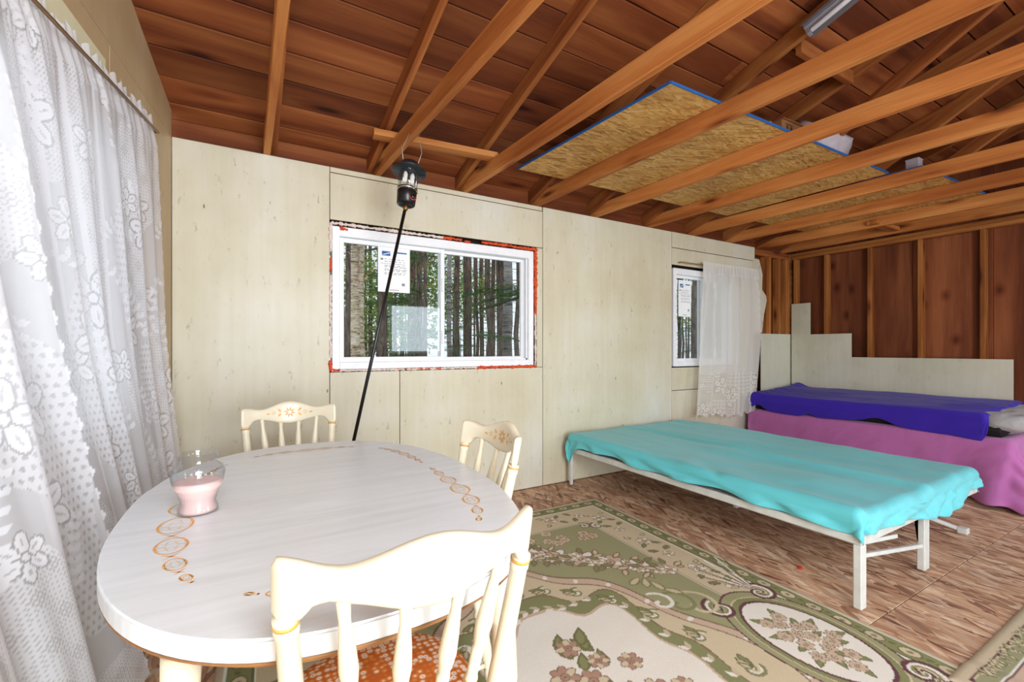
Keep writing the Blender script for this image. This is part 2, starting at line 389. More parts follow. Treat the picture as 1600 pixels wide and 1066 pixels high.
# ------------------------------------------------------------------ window wall (wall_back)
wb = empty('wall_back', kind='structure')
W1 = (0.455, 2.125, 1.045, 2.068); W2 = (3.86, 4.88, 1.01, 2.06)
def panel(x0, x1, z0, z1, mat='cream', y=YN, t=0.012, parent=wb, name='panel'):
    o = box(name, 0, x1-x0-0.004, 0, t, 0, z1-z0-0.004, M[mat], parent, bev=0.0015); o.location = (x0+0.002, y+random.uniform(0, 0.0015), z0+0.002); return o
panel(-0.41, 0.452, 0.004, HW)
panel(0.452, 2.19, 2.078, 2.398); panel(0.452, 2.185, 2.400, HW)
panel(0.452, 0.932, 0.004, 1.04); panel(0.932, 2.19, 0.004, 1.04)
panel(2.128, 2.19, 1.04, 2.076)
panel(2.192, 3.83, 0.004, HW)
panel(3.83, 5.28, 2.09, 2.27); panel(3.83, 5.30, 2.272, HW, y=YN-0.003)
panel(3.83, 5.28, 0.004, 0.755); panel(3.83, 5.28, 0.757, 1.0)
panel(4.885, 5.28, 1.0, 2.09)
panel(5.245, 5.285, 1.39, 2.27, y=YN-0.012, name='trim_board')
panel(5.44, XR, 0.004, 1.39, 'green', y=YN+0.0)
# torn panel edge beyond the small window
bm = bmesh.new(); pts = [(5.285, 1.4), (5.46, 1.40), (5.50, 1.62), (5.56, 1.80), (5.545, 1.86), (5.46, 1.93), (5.47, 2.12), (5.40, 2.30), (5.285, 2.30)]
f = bm.faces.new([bm.verts.new((x, YN+0.002, z)) for x, z in pts]); r = bmesh.ops.extrude_face_region(bm, geom=[f])
for v in r['geom']:
    if isinstance(v, bmesh.types.BMVert): v.co.y += 0.01
bmo('torn_panel', bm, M['cream'], wb, label='torn pale panel edge')
# framing and sheathing behind
def sheath_y(x0, x1, z0, z1): return box('sheathing', x0, x1, YN+0.10, YN+0.115, z0, z1, M['crack'], wb)
sheath_y(-0.6, W1[0], 0, HW); sheath_y(W1[1], W2[0], 0, HW); sheath_y(W1[0], W1[1], 0, W1[2]); sheath_y(W1[0], W1[1], W1[3], HW)
sheath_y(W2[0], W2[1], 0, W2[2]); sheath_y(W2[0], W2[1], W2[3], HW); sheath_y(W2[1], 5.25, 0, HW)
for x0, x1 in ((5.25, 5.7), (5.7, XR+0.1)):
    o = beam('sheathing', ((x0+x1)/2, YN+0.115, 0), ((x0+x1)/2, YN+0.115, HW), x1-x0-0.003, 0.012, M['sheath'], wb, up=(0, 1, 0))
for x in (W1[0]-0.03, W1[1]+0.045, W2[0]-0.03, W2[1]+0.03, 3.2):
    beam('stud', (x, YN+0.02, 0.04), (x, YN+0.02, HW-0.08), 0.038, 0.078, M['stud'], wb, up=(0, 1, 0))
for x, w_ in ((5.62, 0.10), (5.86, 0.038), (6.02, 0.038), (6.065, 0.038)):
    beam('stud', (x, YN+0.008, 0.04), (x, YN+0.008, HW-0.08), w_, 0.088, M['stud'], wb, up=(0, 1, 0))
for z in (HW-0.082, HW-0.042):
    beam('top_plate', (-0.42, YN+0.0595, z), (XR+0.1, YN+0.0595, z), 0.088, 0.038, M['rafter'], wb)
beam('blocking', (-0.42, YN+0.07, HW+0.004), (XR, YN+0.07, HW+0.004), 0.03, 0.12, M['plank'], wb)

# ------------------------------------------------------------------ windows
def sash(parent, x0, x1, z0, z1, y, fw, name='sash'):
    bm = bmesh.new()
    for a in ((x0, x0+fw, z0, z1), (x1-fw, x1, z0, z1), (x0+fw, x1-fw, z0, z0+fw), (x0+fw, x1-fw, z1-fw, z1)):
        bbox(bm, a[0], a[1], y, y+0.028, a[2], a[3], 0.003)
    s = bmo(name, bm, M['vinyl'], parent)
    box('pane', x0+fw, x1-fw, y+0.012, y+0.015, z0+fw, z1-fw, M['pane'], s)
    return s
def window_y(name, x0, x1, z0, z1, yf, mull=None):
    w_ = empty(name, kind='structure'); bm = bmesh.new()
    for a in ((x0, x0+0.05, z0, z1), (x1-0.05, x1, z0, z1), (x0+0.05, x1-0.05, z0, z0+0.05), (x0+0.05, x1-0.05, z1-0.065, z1)):
        bbox(bm, a[0], a[1], yf, yf+0.095, a[2], a[3], 0.004)
    bmo('frame', bm, M['vinyl'], w_)
    bm = bmesh.new()
    for dy in (0.03, 0.062): bbox(bm, x0+0.05, x1-0.05, yf+dy, yf+dy+0.006, z0+0.05, z0+0.062)
    for dy in (0.03, 0.062): bbox(bm, x1-0.062, x1-0.05, yf+dy, yf+dy+0.006, z0+0.05, z1-0.065)
    bmo('track', bm, M['vinyl'], w_)
    a, b, c, d = x0+0.05, x1-0.05, z0+0.052, z1-0.066
    m = mull or (a+b)/2
    sash(w_, a, m+0.018, c, d, yf+0.034, 0.032)
    sash(w_, m-0.018, b-0.012, c, d, yf+0.066, 0.026)
    box('latch', m-0.008, m+0.012, yf+0.022, yf+0.035, (c+d)/2+0.1, (c+d)/2+0.2, M['vinyl'], w_, bev=0.003)
    box('latch', m-0.008, m+0.012, yf+0.022, yf+0.035, (c+d)/2-0.3, (c+d)/2-0.2, M['vinyl'], w_, bev=0.003)
    return w_
win1 = window_y('window_1', W1[0]+0.012, W1[1]-0.03, W1[2]+0.012, W1[3]-0.03, YN-0.002, 1.275)
win2 = window_y('window_2', W2[0], W2[1], W2[2], W2[3], YN+0.0)
# spray foam round the big window
def foam(p0, p1, r, seed, mat='foam'):
    n = max(6, int((Vector(p1)-Vector(p0)).length/0.012)); pts = []; rs = np.random.RandomState(seed); rad = rs.uniform(0.45, 1.25, n+1)*r
    for i in range(n+1):
        t = i/n; p = Vector(p0).lerp(Vector(p1), t); pts.append(p+Vector((rs.uniform(-.3, .3)*r, rs.uniform(-.2, .2)*r, rs.uniform(-.3, .3)*r)))
    bm = bmesh.new(); tube(bm, pts, lambda t: float(rad[min(n, int(round(t*n)))]), 8)
    bmo('spray_foam' if mat == 'foam' else 'sealant', bm, M[mat], win1, smooth=True)
y_ = YN-0.001; xl, xr, zb, zt = W1[0]+0.003, W1[1]-0.012, W1[2]+0.004, W1[3]-0.012
foam((xr, y_, 1.50), (xr, y_, zt), 0.017, 1); foam((1.60, y_, zt+.004), (xr, y_, zt), 0.015, 2)
foam((1.27, y_, zt-.002), (1.42, y_, zt), 0.014, 3); foam((1.45, y_, zt-.012), (1.5, y_, zt-.01), 0.010, 4)
foam((1.55, y_, zb), (xr, y_, zb), 0.013, 5); foam((xl, y_, zb), (xl+0.06, y_, zb), 0.012, 6); foam((xl, y_, zb), (xl, y_, zb+.07), 0.012, 7)
foam((xl+.06, y_, zt-.03), (xl+.11, y_, zt-.035), 0.012, 8); foam((xl, y_, 1.52), (xl, y_, 1.56), 0.009, 9); foam((xl, y_, 1.72), (xl, y_, 1.82), 0.008, 10)
foam((xl, y_, 1.86), (xl, y_, zt), 0.012, 11, 'foamcream'); foam((xl, y_, zt), (1.27, y_, zt), 0.012, 12, 'foamcream'); foam((xl, y_, 1.14), (xl, y_, 1.7), 0.009, 13, 'foamcream')
foam((xl, y_, zb), (1.55, y_, zb), 0.009, 14, 'foamcream'); foam((xr, y_, zb), (xr, y_, 1.5), 0.01, 15, 'foamcream'); foam((0.9, y_, zb+.002), (1.25, y_, zb+.002), 0.007, 16)

def paper_label(x0, x1, z0, z1, y, lab):
    t = empty('window_label', ((x0+x1)/2, y, z0), label=lab, cat='label', group=None); w_ = x1-x0; h = z1-z0
    box('sheet', -w_/2, w_/2, -0.0008, 0, 0, h, M['paper'], t)
    bm = bmesh.new(); bbox(bm, -w_*.38, -w_*.12, -.0016, -.0008, h*.80, h*.90); bbox(bm, w_*.05, w_*.40, -.0016, -.0008, h*.87, h*.90); bmo('blue_logo', bm, M['blueink'], t, label='blue printed logo')
    bm = bmesh.new()
    for i in range(4):
        s = -w_*.37+i*w_*.06; bbox(bm, s, s+w_*.1, -.0020, -.0016, h*(.82+.015*i), h*(.83+.015*i))
    bmo('logo_wave', bm, M['paper'], t)
    bm = bmesh.new(); bbox(bm, -w_*.42, -w_*.34, -.0016, -.0008, h*.70, h*.745); bbox(bm, -w_*.42, w_*.36, -.0016, -.0008, h*.625, h*.633)
    for zz in (.72, .67, .58, .55, .50, .47, .42, .39):
        x = -w_*.30
        while x < w_*.36:
            l = random.uniform(.03, .13)*w_; bbox(bm, x, min(x+l, w_*.40), -.0016, -.0008, h*zz, h*(zz+.013)); x += l+random.uniform(.02, .08)*w_
    bbox(bm, w_*.24, w_*.34, -.0016, -.0008, h*.15, h*.21); bbox(bm, -w_*.15, w_*.15, -.0016, -.0008, h*.04, h*.055)
    bmo('print', bm, M['ink'], t, kind='stuff')
paper_label(0.783, 1.018, 1.615, 1.945, YN+0.040, 'white product sticker with blue logo on the large slider window')
paper_label(3.985, 4.19, 1.55, 1.945, YN+0.044, 'white product sticker with blue logo on the narrow window beside the sheer curtain')

# ------------------------------------------------------------------ left wall (skewed): local X runs away from the corner, Y points outwards
wl = empty('wall_left', (wall_x(YN), YN, 0), kind='structure'); ang = math.atan2(-1, -0.11); wl.rotation_euler = (0, 0, ang)
# local +X = along wall towards the camera; local +Y points into ... (checked: rotate +90 from X)
ux, uy = math.cos(ang), math.sin(ang); nx, ny = -uy, ux     # local +Y
OUT = -1 if nx > 0 else 1                                   # sign that takes local Y outwards (to -x)
UL = (YN-YS)*math.hypot(1, 0.11)
def lbox(name, u0, u1, z0, z1, mat, t0=0.0, t1=0.014, parent=None, bev=0.0015):
    a, b = sorted((OUT*t0, OUT*t1)); return box(name, u0+.0015, u1-.0015, a, b, z0, z1, M[mat], parent or wl, bev=bev)
WU0, WU1, WZ0, WZ1 = 0.86, 2.15, 0.90, 2.04
lbox('panel', 0, WU0, 0.004, HW, 'tan'); lbox('panel', WU0, WU1, 0.004, WZ0, 'tan'); lbox('panel', WU0, WU1, WZ1, HW, 'tan')
lbox('panel', WU1, 4.4, 0.004, HW, 'tan'); lbox('panel', 4.4, UL, 0.004, HW, 'tan')
lbox('header_board', 0.93, 2.4, 2.05, 2.335, 'header', -0.012, 0.0)
for i in range(5):
    u0 = i*UL/5; u1 = u0+UL/5
    y0 = YN-u0/math.hypot(1, .11); y1 = YN-u1/math.hypot(1, .11); ym = RIDGE
    pts = [(u0, HW+.002), (u1, HW+.002), (u1, roof_z(y1)+.05)]
    if y1 < ym < y0: pts.append(((YN-ym)*math.hypot(1, .11), roof_z(ym)+.05))
    pts.append((u0, roof_z(y0)+.05))
    bm = bmesh.new(); f = bm.faces.new([bm.verts.new((u, 0, z)) for u, z in pts]); r = bmesh.ops.extrude_face_region(bm, geom=[f])
    for v in r['geom']:
        if isinstance(v, bmesh.types.BMVert): v.co.y = OUT*0.014
    bmo('gable_panel', bm, M['tan'], wl)
# window_3 behind the lace
w3 = empty('window_3', tuple(wl.location), ang, kind='structure')
def w3box(name, u0, u1, z0, z1, t0, t1, mat='vinyl', par=None):
    a, b = sorted((OUT*t0, OUT*t1)); return box(name, u0, u1, a, b, z0, z1, M[mat], par or w3, bev=0.003)
bm = bmesh.new()
for a in ((WU0, WU0+.055, WZ0, WZ1), (WU1-.055, WU1, WZ0, WZ1), (WU0+.055, WU1-.055, WZ0, WZ0+.055), (WU0+.055, WU1-.055, WZ1-.055, WZ1), ((WU0+WU1)/2-.02, (WU0+WU1)/2+.02, WZ0+.055, WZ1-.055)):
    t0, t1 = sorted((OUT*0.0, OUT*0.09)); bbox(bm, a[0], a[1], t0, t1, a[2], a[3], 0.003)
bmo('frame', bm, M['vinyl'], w3)
w3box('pane', WU0+.055, WU1-.055, WZ0+.055, WZ1-.055, 0.05, 0.053, 'pane')
w3box('sill', WU0-.03, WU1+.03, WZ0-.02, WZ0, -0.03, 0.0, 'header')

# ------------------------------------------------------------------ right wall
wr = empty('wall_right', kind='structure')
yy = YN
k = 0
while yy > YS:
    y2 = max(yy-0.61, YS)
    beam('sheathing', (XR+0.105, (yy+y2)/2, 0), (XR+0.105, (yy+y2)/2, 3.45 if abs((yy+y2)/2) < 9 else 3), yy-y2-0.002, 0.012, M['sheath'], wr, up=(1, 0, 0)); yy = y2
for y in (3.2, 2.84, 2.39, 1.94, 1.47, 1.0, 0.5, 0.0, -0.5, -1.0, -1.5, -2.0, -2.5):
    beam('stud', (XR, y, 0.04), (XR, y, HW-0.08), 0.038, 0.09, M['stud'], wr, up=(1, 0, 0))
box('backing', XR+.12, XR+.14, YS-.1, YN+.2, 0, 3.6, M['crack'], wr)
box('corner_post', XR+.002, XR+.09, YN+.01, YN+.11, 0, HW, M['stud'], wr)
beam('bottom_plate', (XR+0.045, YN, 0.0), (XR+0.045, YS, 0.0), 0.09, 0.038, M['stud'], wr)
for z in (HW-0.08, HW-0.04):
    beam('top_plate', (XR+0.045, YN+.0, z), (XR+0.045, YS, z), 0.09, 0.038, M['stud'], wr)
# stepped pale panel leaning on the studs
bm = bmesh.new(); pts = [(3.235, 0.005), (3.235, 1.78), (3.01, 1.78), (3.01, 1.38), (2.56, 1.38), (2.56, 1.10), (1.265, 1.10), (1.265, 0.005)]
f = bm.faces.new([bm.verts.new((XR-0.014, y, z)) for y, z in pts]); r = bmesh.ops.extrude_face_region(bm, geom=[f])
for v in r['geom']:
    if isinstance(v, bmesh.types.BMVert): v.co.x += 0.012
bmo('stepped_panel', bm, M['green'], wr, label='pale green stepped wall panel')

# ------------------------------------------------------------------ south wall (behind the camera) with its openings
wf = empty('wall_front', kind='structure')
def fbox(x0, x1, z0, z1): return box('panel', x0, x1, YS-0.10, YS-0.085, z0, z1, M['cream'], wf)
fbox(-1.15, -0.15, 0, HW); fbox(-0.15, 1.4, 2.12, HW); fbox(1.4, 2.45, 0, HW); fbox(2.45, 3.65, 0, 1.1); fbox(2.45, 3.65, 2.12, HW)
fbox(3.65, XR+.1, 0, HW)
bm = bmesh.new(); bbox(bm, -1.15, XR+.1, YS-.1, YS-.085, HW, 2.70); bmo('fascia', bm, M['plank'], wf)

# ------------------------------------------------------------------ ceiling: joists, rafters, boards
ce = empty('ceiling', kind='structure')
J = [(0.077, .012), (0.771, .055), (1.453, .055), (2.136, .055), (2.79, .055), (3.50, .055), (4.17, .055), (4.83, .05), (5.46, .03), (5.98, .0)]
for i, (x, s) in enumerate(J):
    xs = x+s*(YN-YS)
    beam('joist', (x, YN+0.06, HW), (xs, YS, HW), 0.04, 0.105, M['joist'], ce)
    off = 0.042 if i == 0 else -0.042
    for (ya, yb) in ((YN+0.1, RIDGE+0.01), (YS-.1, RIDGE-0.01)):
        xa = x+s*(YN-ya)+off; xb = x+s*(YN-yb)+off
        h = 0.10; za = roof_z(ya)-h*1.045; zb_ = roof_z(yb)-h*1.045
        beam('rafter', (xa, ya, za), (xb, yb, zb_), 0.038, h, M['rafter'], ce)
beam('ridge_board', (-0.8, RIDGE, roof_z(RIDGE)-0.13), (XR+.1, RIDGE, roof_z(RIDGE)-0.13), 0.03, 0.12, M['rafter'], ce)
# boards
pw = 0.187; nrm = math.hypot(1, PITCH); row = 0
for side in (1, -1):
    Y = YN+0.12 if side > 0 else YS-0.12
    while (Y > RIDGE) if side > 0 else (Y < RIDGE):
        dy = pw/nrm*side; Y2 = Y-dy; Y2 = max(Y2, RIDGE) if side > 0 else min(Y2, RIDGE)
        cuts = [-0.95] + ([1.453-.04+.055*(YN-Y)] if row % 3 == 1 else ([2.75] if row % 3 == 2 else [4.13])) + [XR+0.12]
        for a, b in zip(cuts, cuts[1:]):
            ym = (Y+Y2)/2; zc = roof_z(ym)+random.uniform(0, .004)
            upv = Vector((0, PITCH*side, 1)).normalized()
            beam('plank', (a+.001, ym, zc), (b-.001, ym, zc), (abs(Y-Y2)*nrm)-0.007, 0.02, M['plank'], ce, bev=0.003, up=tuple(upv))
        Y = Y2; row += 1
# roofing felt above the boards keeps the daylight out
bm = bmesh.new()
v = [bm.verts.new(p) for p in ((-1.1, YN+.25, roof_z(YN+.25)+.03), (XR+.3, YN+.25, roof_z(YN+.25)+.03), (XR+.3, RIDGE, roof_z(RIDGE)+.03), (-1.1, RIDGE, roof_z(RIDGE)+.03), (XR+.3, YS-.25, roof_z(YS-.25)+.03), (-1.1, YS-.25, roof_z(YS-.25)+.03))]
bm.faces.new((v[0], v[1], v[2], v[3])); bm.faces.new((v[3], v[2], v[4], v[5])); bmo('roof_felt', bm, M['crack'], ce)
# odd pieces in the roof
beam('brace', (0.66, 2.90, HW+0.106), (1.50, 2.82, HW+0.106), 0.085, 0.04, M['joist'], ce)
beam('blocking', (2.88, 1.49, 3.0), (3.53, 1.49, 3.0), 0.038, 0.088, M['rafter'], ce)
beam('blocking', (5.42, 2.1, HW+.02), (5.95, 2.1, HW+.02), 0.088, 0.04, M['joist'], ce)
for (a, b) in (((3.62, 1.9, HW+.1), (3.62, 0.5, 3.3)), ((4.3, 1.7, HW+.1), (4.3, 0.4, 3.3)), ((4.98, 1.6, HW+.1), (4.98, 0.4, 3.3))):
    beam('brace', a, b, 0.038, 0.088, M['rafter'], ce)

# ------------------------------------------------------------------ loft boards
def loft(name, quad, lab):
    t = empty(name, (quad[0][0], quad[0][1], HW+0.106), label=lab, cat='loft board')
    q = [(x-quad[0][0], y-quad[0][1]) for x, y in quad]
    poly_prism('board', q, 0, 0.011, M['osb_loft'], t)
    n = len(q)
    for i in (0, 1) :
        a, b = Vector(q[i]), Vector(q[(i+1) % n]); d = (b-a).normalized(); nn = Vector((d.y, -d.x))
        mid = sum((Vector(p) for p in q), Vector((0, 0)))/n
        if (a-mid).dot(nn) < 0: nn = -nn
        beam('painted_edge', (a.x+nn.x*.001, a.y+nn.y*.001, -0.002), (b.x+nn.x*.001, b.y+nn.y*.001, -0.002), 0.006, 0.014, M['blue'], t, bev=0, label='blue painted edge').parent = None
    for o in [o for o in C.objects if o.name.startswith('painted_edge') and o.parent is None]: o.parent = t
    return t
loft('loft_sheet', [(1.72, 2.88), (1.83, 1.56), (4.22, 1.53), (4.15, 2.83)], 'blue edged strand board sheet on the joists nearest the lantern')
loft('loft_sheet', [(4.26, 2.82), (4.28, 1.35), (5.95, 1.30), (5.95, 2.75)], 'strand board sheet on the joists above the purple daybed')
# things stored up there
t = empty('cardboard_box', (3.10, 1.76, HW+.119), -0.02, label='brown cardboard box on the loft sheet beside the white bag', cat='box')
box('carton', -0.17, 0.17, -0.15, 0.15, 0, 0.115, M['card'], t, bev=0.003); box('flap', -0.17, 0.17, -0.16, 0.0, 0.116, 0.12, M['card'], t)
bm = bmesh.new()
bbox(bm, -.13, -.05, -.1515, -.15, .035, .043); bbox(bm, -.13, -.05, -.1515, -.15, .088, .094)
for x in (-.12, -.075):
    bbox(bm, x, x+.012, -.1515, -.15, .04, .075)
    v = [bm.verts.new((x+.006+a, -.1512, z)) for a, z in ((-.016, .07), (.016, .07), (0, .088))]; bm.faces.new(v)
bmo('arrow_mark', bm, M['print'], t, label='dark upright arrows mark')
def blob(name, loc, size, mat, seed, lab, cat, amp=.18):
    n, m = 40, 28; th = np.linspace(0, 2*PI, n)[:, None]; ph = np.linspace(0, PI, m)[None]
    r = 1+amp*fbm(np.cos(th)*2+5+0*ph, np.sin(th)*2+ph*2+5, seed)*np.sin(ph)
    P = np.stack([size[0]*r*np.cos(th)*np.sin(ph), size[1]*r*np.sin(th)*np.sin(ph), size[2]*np.maximum(-.85, r*np.cos(ph)+0*th)], -1)
    o = grid(name, P, mat, label=lab, cat=cat); o.location = loc; return o
blob('plastic_bag', (3.63, 1.77, HW+.119+.14), (0.30, 0.18, 0.165), M['bag'], 3, 'white plastic bag stuffed full on the loft sheet', 'bag')
blob('plastic_bag', (3.08, 1.82, HW+.24+.034), (0.10, 0.09, 0.04), M['bag'], 8, 'small pale plastic bundle on top of the cardboard box', 'bag')
t = empty('carton', (4.45, 1.45, HW+.119), label='small pale carton at the far edge of the loft', cat='box')
box('body', -.04, .04, -.04, .04, 0, .10, M['bag'], t, bev=.003); box('lid', -.042, .042, -.042, .042, .10, .112, M['bag'], t, bev=.002)

# fluorescent strip under the rafters
def up_slope(x, y): return Vector((x, y, roof_z(y)-0.105))
a = up_slope(2.76, 1.40); b = up_slope(2.81, 0.38); d = (b-a); L = d.length
t = empty('strip_lamp', tuple(a), label='grey fluorescent strip lamp fixed under the roof rafters', cat='lamp')
X = d.normalized(); Yv = Vector((0, 0, 1)).cross(X).normalized(); Z = X.cross(Yv); t.matrix_world = Matrix.Translation(a) @ Matrix((X, Yv, Z)).transposed().to_4x4()
bm = bmesh.new(); bbox(bm, 0, L, -.03, .03, -.045, -.005, .004); bmo('housing', bm, M['fixture'], t)
bm = bmesh.new()
for s in (-1, 1):
    v = [bm.verts.new(p) for p in ((0, s*.03, -.02), (L, s*.03, -.02), (L, s*.085, -.05), (0, s*.085, -.05))]; bm.faces.new(v)
bmesh.ops.solidify(bm, geom=bm.faces[:], thickness=0.003); bmo('reflector', bm, M['fixture'], t)
lathe_obj('tube', [(0, .006), (.005, .014), (.995, .014), (1, .006)], (.02, 0, -.062), (L-.02, 0, -.062), M['tube'], t)
for x in (.0, L-.02): box('end_cap', x, x+.02, -.02, .02, -.08, -.04, M['fixture'], t, bev=.002)

# ------------------------------------------------------------------ forest outside
forest_floor = box('ground', -25, 30, YN+0.6, 45, -0.5, -0.4, M['ground'], None, kind='structure')
def trunk_mesh(seed, h=9, r=0.1, seg=10, wob=0.06):
    rs = np.random.RandomState(seed); bm = bmesh.new(); n = 9
    pts = [(rs.uniform(-wob, wob)*(i > 0), rs.uniform(-wob, wob)*(i > 0), i*h/n) for i in range(n+1)]
    tube(bm, pts, lambda t: r*(1.15-0.75*t), seg); bmesh.ops.recalc_face_normals(bm, faces=bm.faces[:]); me = bpy.data.meshes.new('trunk'); bm.to_mesh(me); bm.free(); me.shade_smooth(); return me
def twigs_mesh(seed, n=46, h=6, L=0.9):
    rs = np.random.RandomState(seed); bm = bmesh.new()
    for i in range(n):
        a = rs.uniform(0, 2*PI); z = rs.uniform(0.3, h); l = rs.uniform(.3, 1)*L; dz = rs.uniform(-.35, .1)*l
        p = [(0, 0, z), (math.cos(a)*l*.5, math.sin(a)*l*.5, z+dz*.3+.03), (math.cos(a+.15)*l, math.sin(a+.15)*l, z+dz)]
        tube(bm, p, lambda t: .008*(1.1-t), 3)
    me = bpy.data.meshes.new('twigs'); bm.to_mesh(me); bm.free(); return me
def bough_mesh(seed, L=1.2, n=22, needles=34):
    """spruce bough: a stem with flat side twigs set with needles"""
    rs = np.random.RandomState(seed); V = []; F = []
    def tri(p, d, w_):
        s = np.cross(d, [0, 0, 1]); s = s/(np.linalg.norm(s)+1e-6)*w_; i = len(V); V.extend([p-s, p+s, p+d]); F.append((i, i+1, i+2))
    for i in range(n):
        t = (i+.5)/n; base = np.array([t*L, 0, -.25*t*t*L])
        for sd in (-1, 1):
            tl = (1-t)*.42*L*rs.uniform(.6, 1)+.05; dr = np.array([.7, sd*.75, -.12+rs.uniform(-.1, .05)]); dr /= np.linalg.norm(dr)
            tri(base, dr*tl, .004)
            m_ = int(needles*tl/.4)+3
            for k in range(m_):
                p = base+dr*tl*(k+.5)/m_
                for q in (-1, 1):
                    nd = dr*.6+np.cross(dr, [0, 0, 1])*q*.8+np.array([0, 0, rs.uniform(-.3, .3)]); tri(p, nd*.036*rs.uniform(.7, 1.2), .0075)
    tri(np.array([0, 0, 0.]), np.array([L, 0, -.25*L]), .01)
    me = bpy.data.meshes.new('bough'); me.from_pydata([tuple(v) for v in V], [], F); me.update(); return me
def leaves_mesh(seed, n, sx, sy, sz, s0=.05, s1=.1):
    rs = np.random.RandomState(seed); V = []; F = []
    for i in range(n):
        while True:
            p = rs.uniform(-1, 1, 3)
            if (p**2).sum() < 1: break
        p = p*np.array([sx, sy, sz]); a = rs.normal(size=3); a /= np.linalg.norm(a); b = np.cross(a, rs.normal(size=3)); b /= np.linalg.norm(b); s = rs.uniform(s0, s1); j = len(V)
        V.extend([p-a*s, p+b*s*.45, p+a*s, p-b*s*.45]); F.append((j, j+1, j+2, j+3))
    me = bpy.data.meshes.new('leaves'); me.from_pydata([tuple(v) for v in V], [], F); me.update(); return me
TR = [trunk_mesh(s, 9, .1) for s in (1, 2, 3)]; TW = [twigs_mesh(s) for s in (4, 5, 6)]; BO = [bough_mesh(s) for s in (7, 8)]
for me in TR+TW: me.materials.append(M['bark'])
for me in BO: me.materials.append(M['needle'])
def special(x, y, r, mat, lab, twig=True, lean=0.0):
    t = empty('tree', (x, y, -.4), label=lab, cat='tree'); link('trunk', trunk_mesh(int(x*50+y*9), 8, r, 14, .03), M[mat], t)
    if twig: o = bpy.data.objects.new('dead_branches', TW[0]); C.objects.link(o); o.parent = t; o['kind'] = 'stuff'
    t.rotation_euler = (0, lean, 0); return t
def dirp(px, y, k=1.0):
    a = (px-800)/700; return (0.5007+0.8656*a)/(0.8656-0.5007*a)*y
b1 = special(dirp(550, 6.0), 6.0, .062, 'birch', 'peeling yellow birch trunk, left one of the pair outside the large window', False, .012)
b2 = special(dirp(564, 6.1), 6.1, .070, 'birch', 'peeling yellow birch trunk, right one of the pair outside the large window', False, 0)
for b, sd in ((b1, 1), (b2, 2)):     # curling flakes of bark
    rs = np.random.RandomState(sd); bm = bmesh.new()
    for i in range(240):
        a = rs.uniform(0, 2*PI); z = rs.uniform(.6, 4.5); r = .066; s = rs.uniform(.008, .03); w_ = rs.uniform(.006, .02)
        c = Vector((math.cos(a)*r, math.sin(a)*r, z)); tn = Vector((-math.sin(a), math.cos(a), 0)); n_ = Vector((math.cos(a), math.sin(a), 0))
        q = [c-Vector((0, 0, w_)), c+Vector((0, 0, w_)), c+tn*s+n_*s*.9+Vector((0, 0, w_*.7)), c+tn*s+n_*s*.9-Vector((0, 0, w_*.6))]
        bm.faces.new([bm.verts.new(p) for p in q])
    bmo('bark_flakes', bm, M['birch'], b, kind='stuff')
special(dirp(794, 6.6), 6.6, .085, 'greybirch', 'grey white birch trunk in the right half of the large window')
special(dirp(703, 7.5), 7.5, .045, 'greybirch', 'slim pale birch trunk beside the mullion of the large window')
special(dirp(597, 7.0), 7.0, .065, 'bark', 'dark spruce trunk behind the window sticker')
special(dirp(655, 8.5), 8.5, .055, 'bark', 'dark spruce trunk just left of the mullion of the large window')
special(dirp(770, 8.0), 8.0, .05, 'bark', 'dark spruce trunk just left of the grey white birch')
special(dirp(1085, 8.5), 8.5, .085, 'bark', 'dark spruce trunk seen under the sticker of the narrow window')
rs = np.random.RandomState(12); placed = 0
spots = []
while placed < 110:
    y = rs.uniform(9, 24); sl = rs.uniform(.08, 1.45); x = sl*y
    if any((x-a)**2+(y-b)**2 < .35 for a, b in spots): continue
    spots.append((x, y)); placed += 1
    t = empty('tree', (x, y, -.4), rs.uniform(0, 6), label='dark slender spruce trunk in the dense forest beyond the windows', cat='tree', group='forest spruces beyond the windows')
    s = rs.uniform(.3, 1.0); k = placed % 3
    o = bpy.data.objects.new('trunk', TR[k]); C.objects.link(o); o.parent = t; o.scale = (s, s, 1)
    o = bpy.data.objects.new('dead_branches', TW[k]); C.objects.link(o); o.parent = t; o['kind'] = 'stuff'
# green boughs on chosen trees
def bough(x, y, z, rz, s=1.0, lab=None):
    o = bpy.data.objects.new('spruce_bough', BO[random.randint(0, 1)]); C.objects.link(o); o.location = (x, y, z); o.rotation_euler = (random.uniform(-.2, .2), random.uniform(-.1, .15), rz); o.scale = (s, s, s)
    return o
def bough_tree(x, y, boughs, lab, grp=None):
    t = empty('young_spruce', (x, y, -.4), label=lab, cat='tree', group=grp); o = bpy.data.objects.new('trunk', TR[0]); C.objects.link(o); o.parent = t; o.scale = (.35, .35, .6)
    for z, rz, s in boughs:
        b = bough(0, 0, z, rz, s); b.name = 'bough'; b.parent = t
    return t
R3 = lambda a, b: random.uniform(a, b)
bough_tree(dirp(822, 6.0), 6.0, [(2.50, PI*.97, 1.05), (2.42, PI*1.06, 1.0), (2.55, PI*.88, .9), (2.45, PI*1.2, .8), (1.2, PI*.95, .9), (1.1, PI*1.1, .9)], 'spruce with a bright green bough across the grey white birch')
bough_tree(dirp(735, 6.6), 6.6, [(.7+.16*i, R3(0, 6.3), .9) for i in range(9)], 'young green spruce low in the right half of the large window')
bough_tree(dirp(665, 6.2), 6.2, [(.65+.12*i, R3(0, 6.3), .75) for i in range(8)], 'young green spruce low beside the mullion of the large window')
bough_tree(dirp(640, 8.2), 8.2, [(1.0+.25*i, R3(0, 6.3), 1.0) for i in range(10)], 'green spruce behind the left pane centre of the large window')
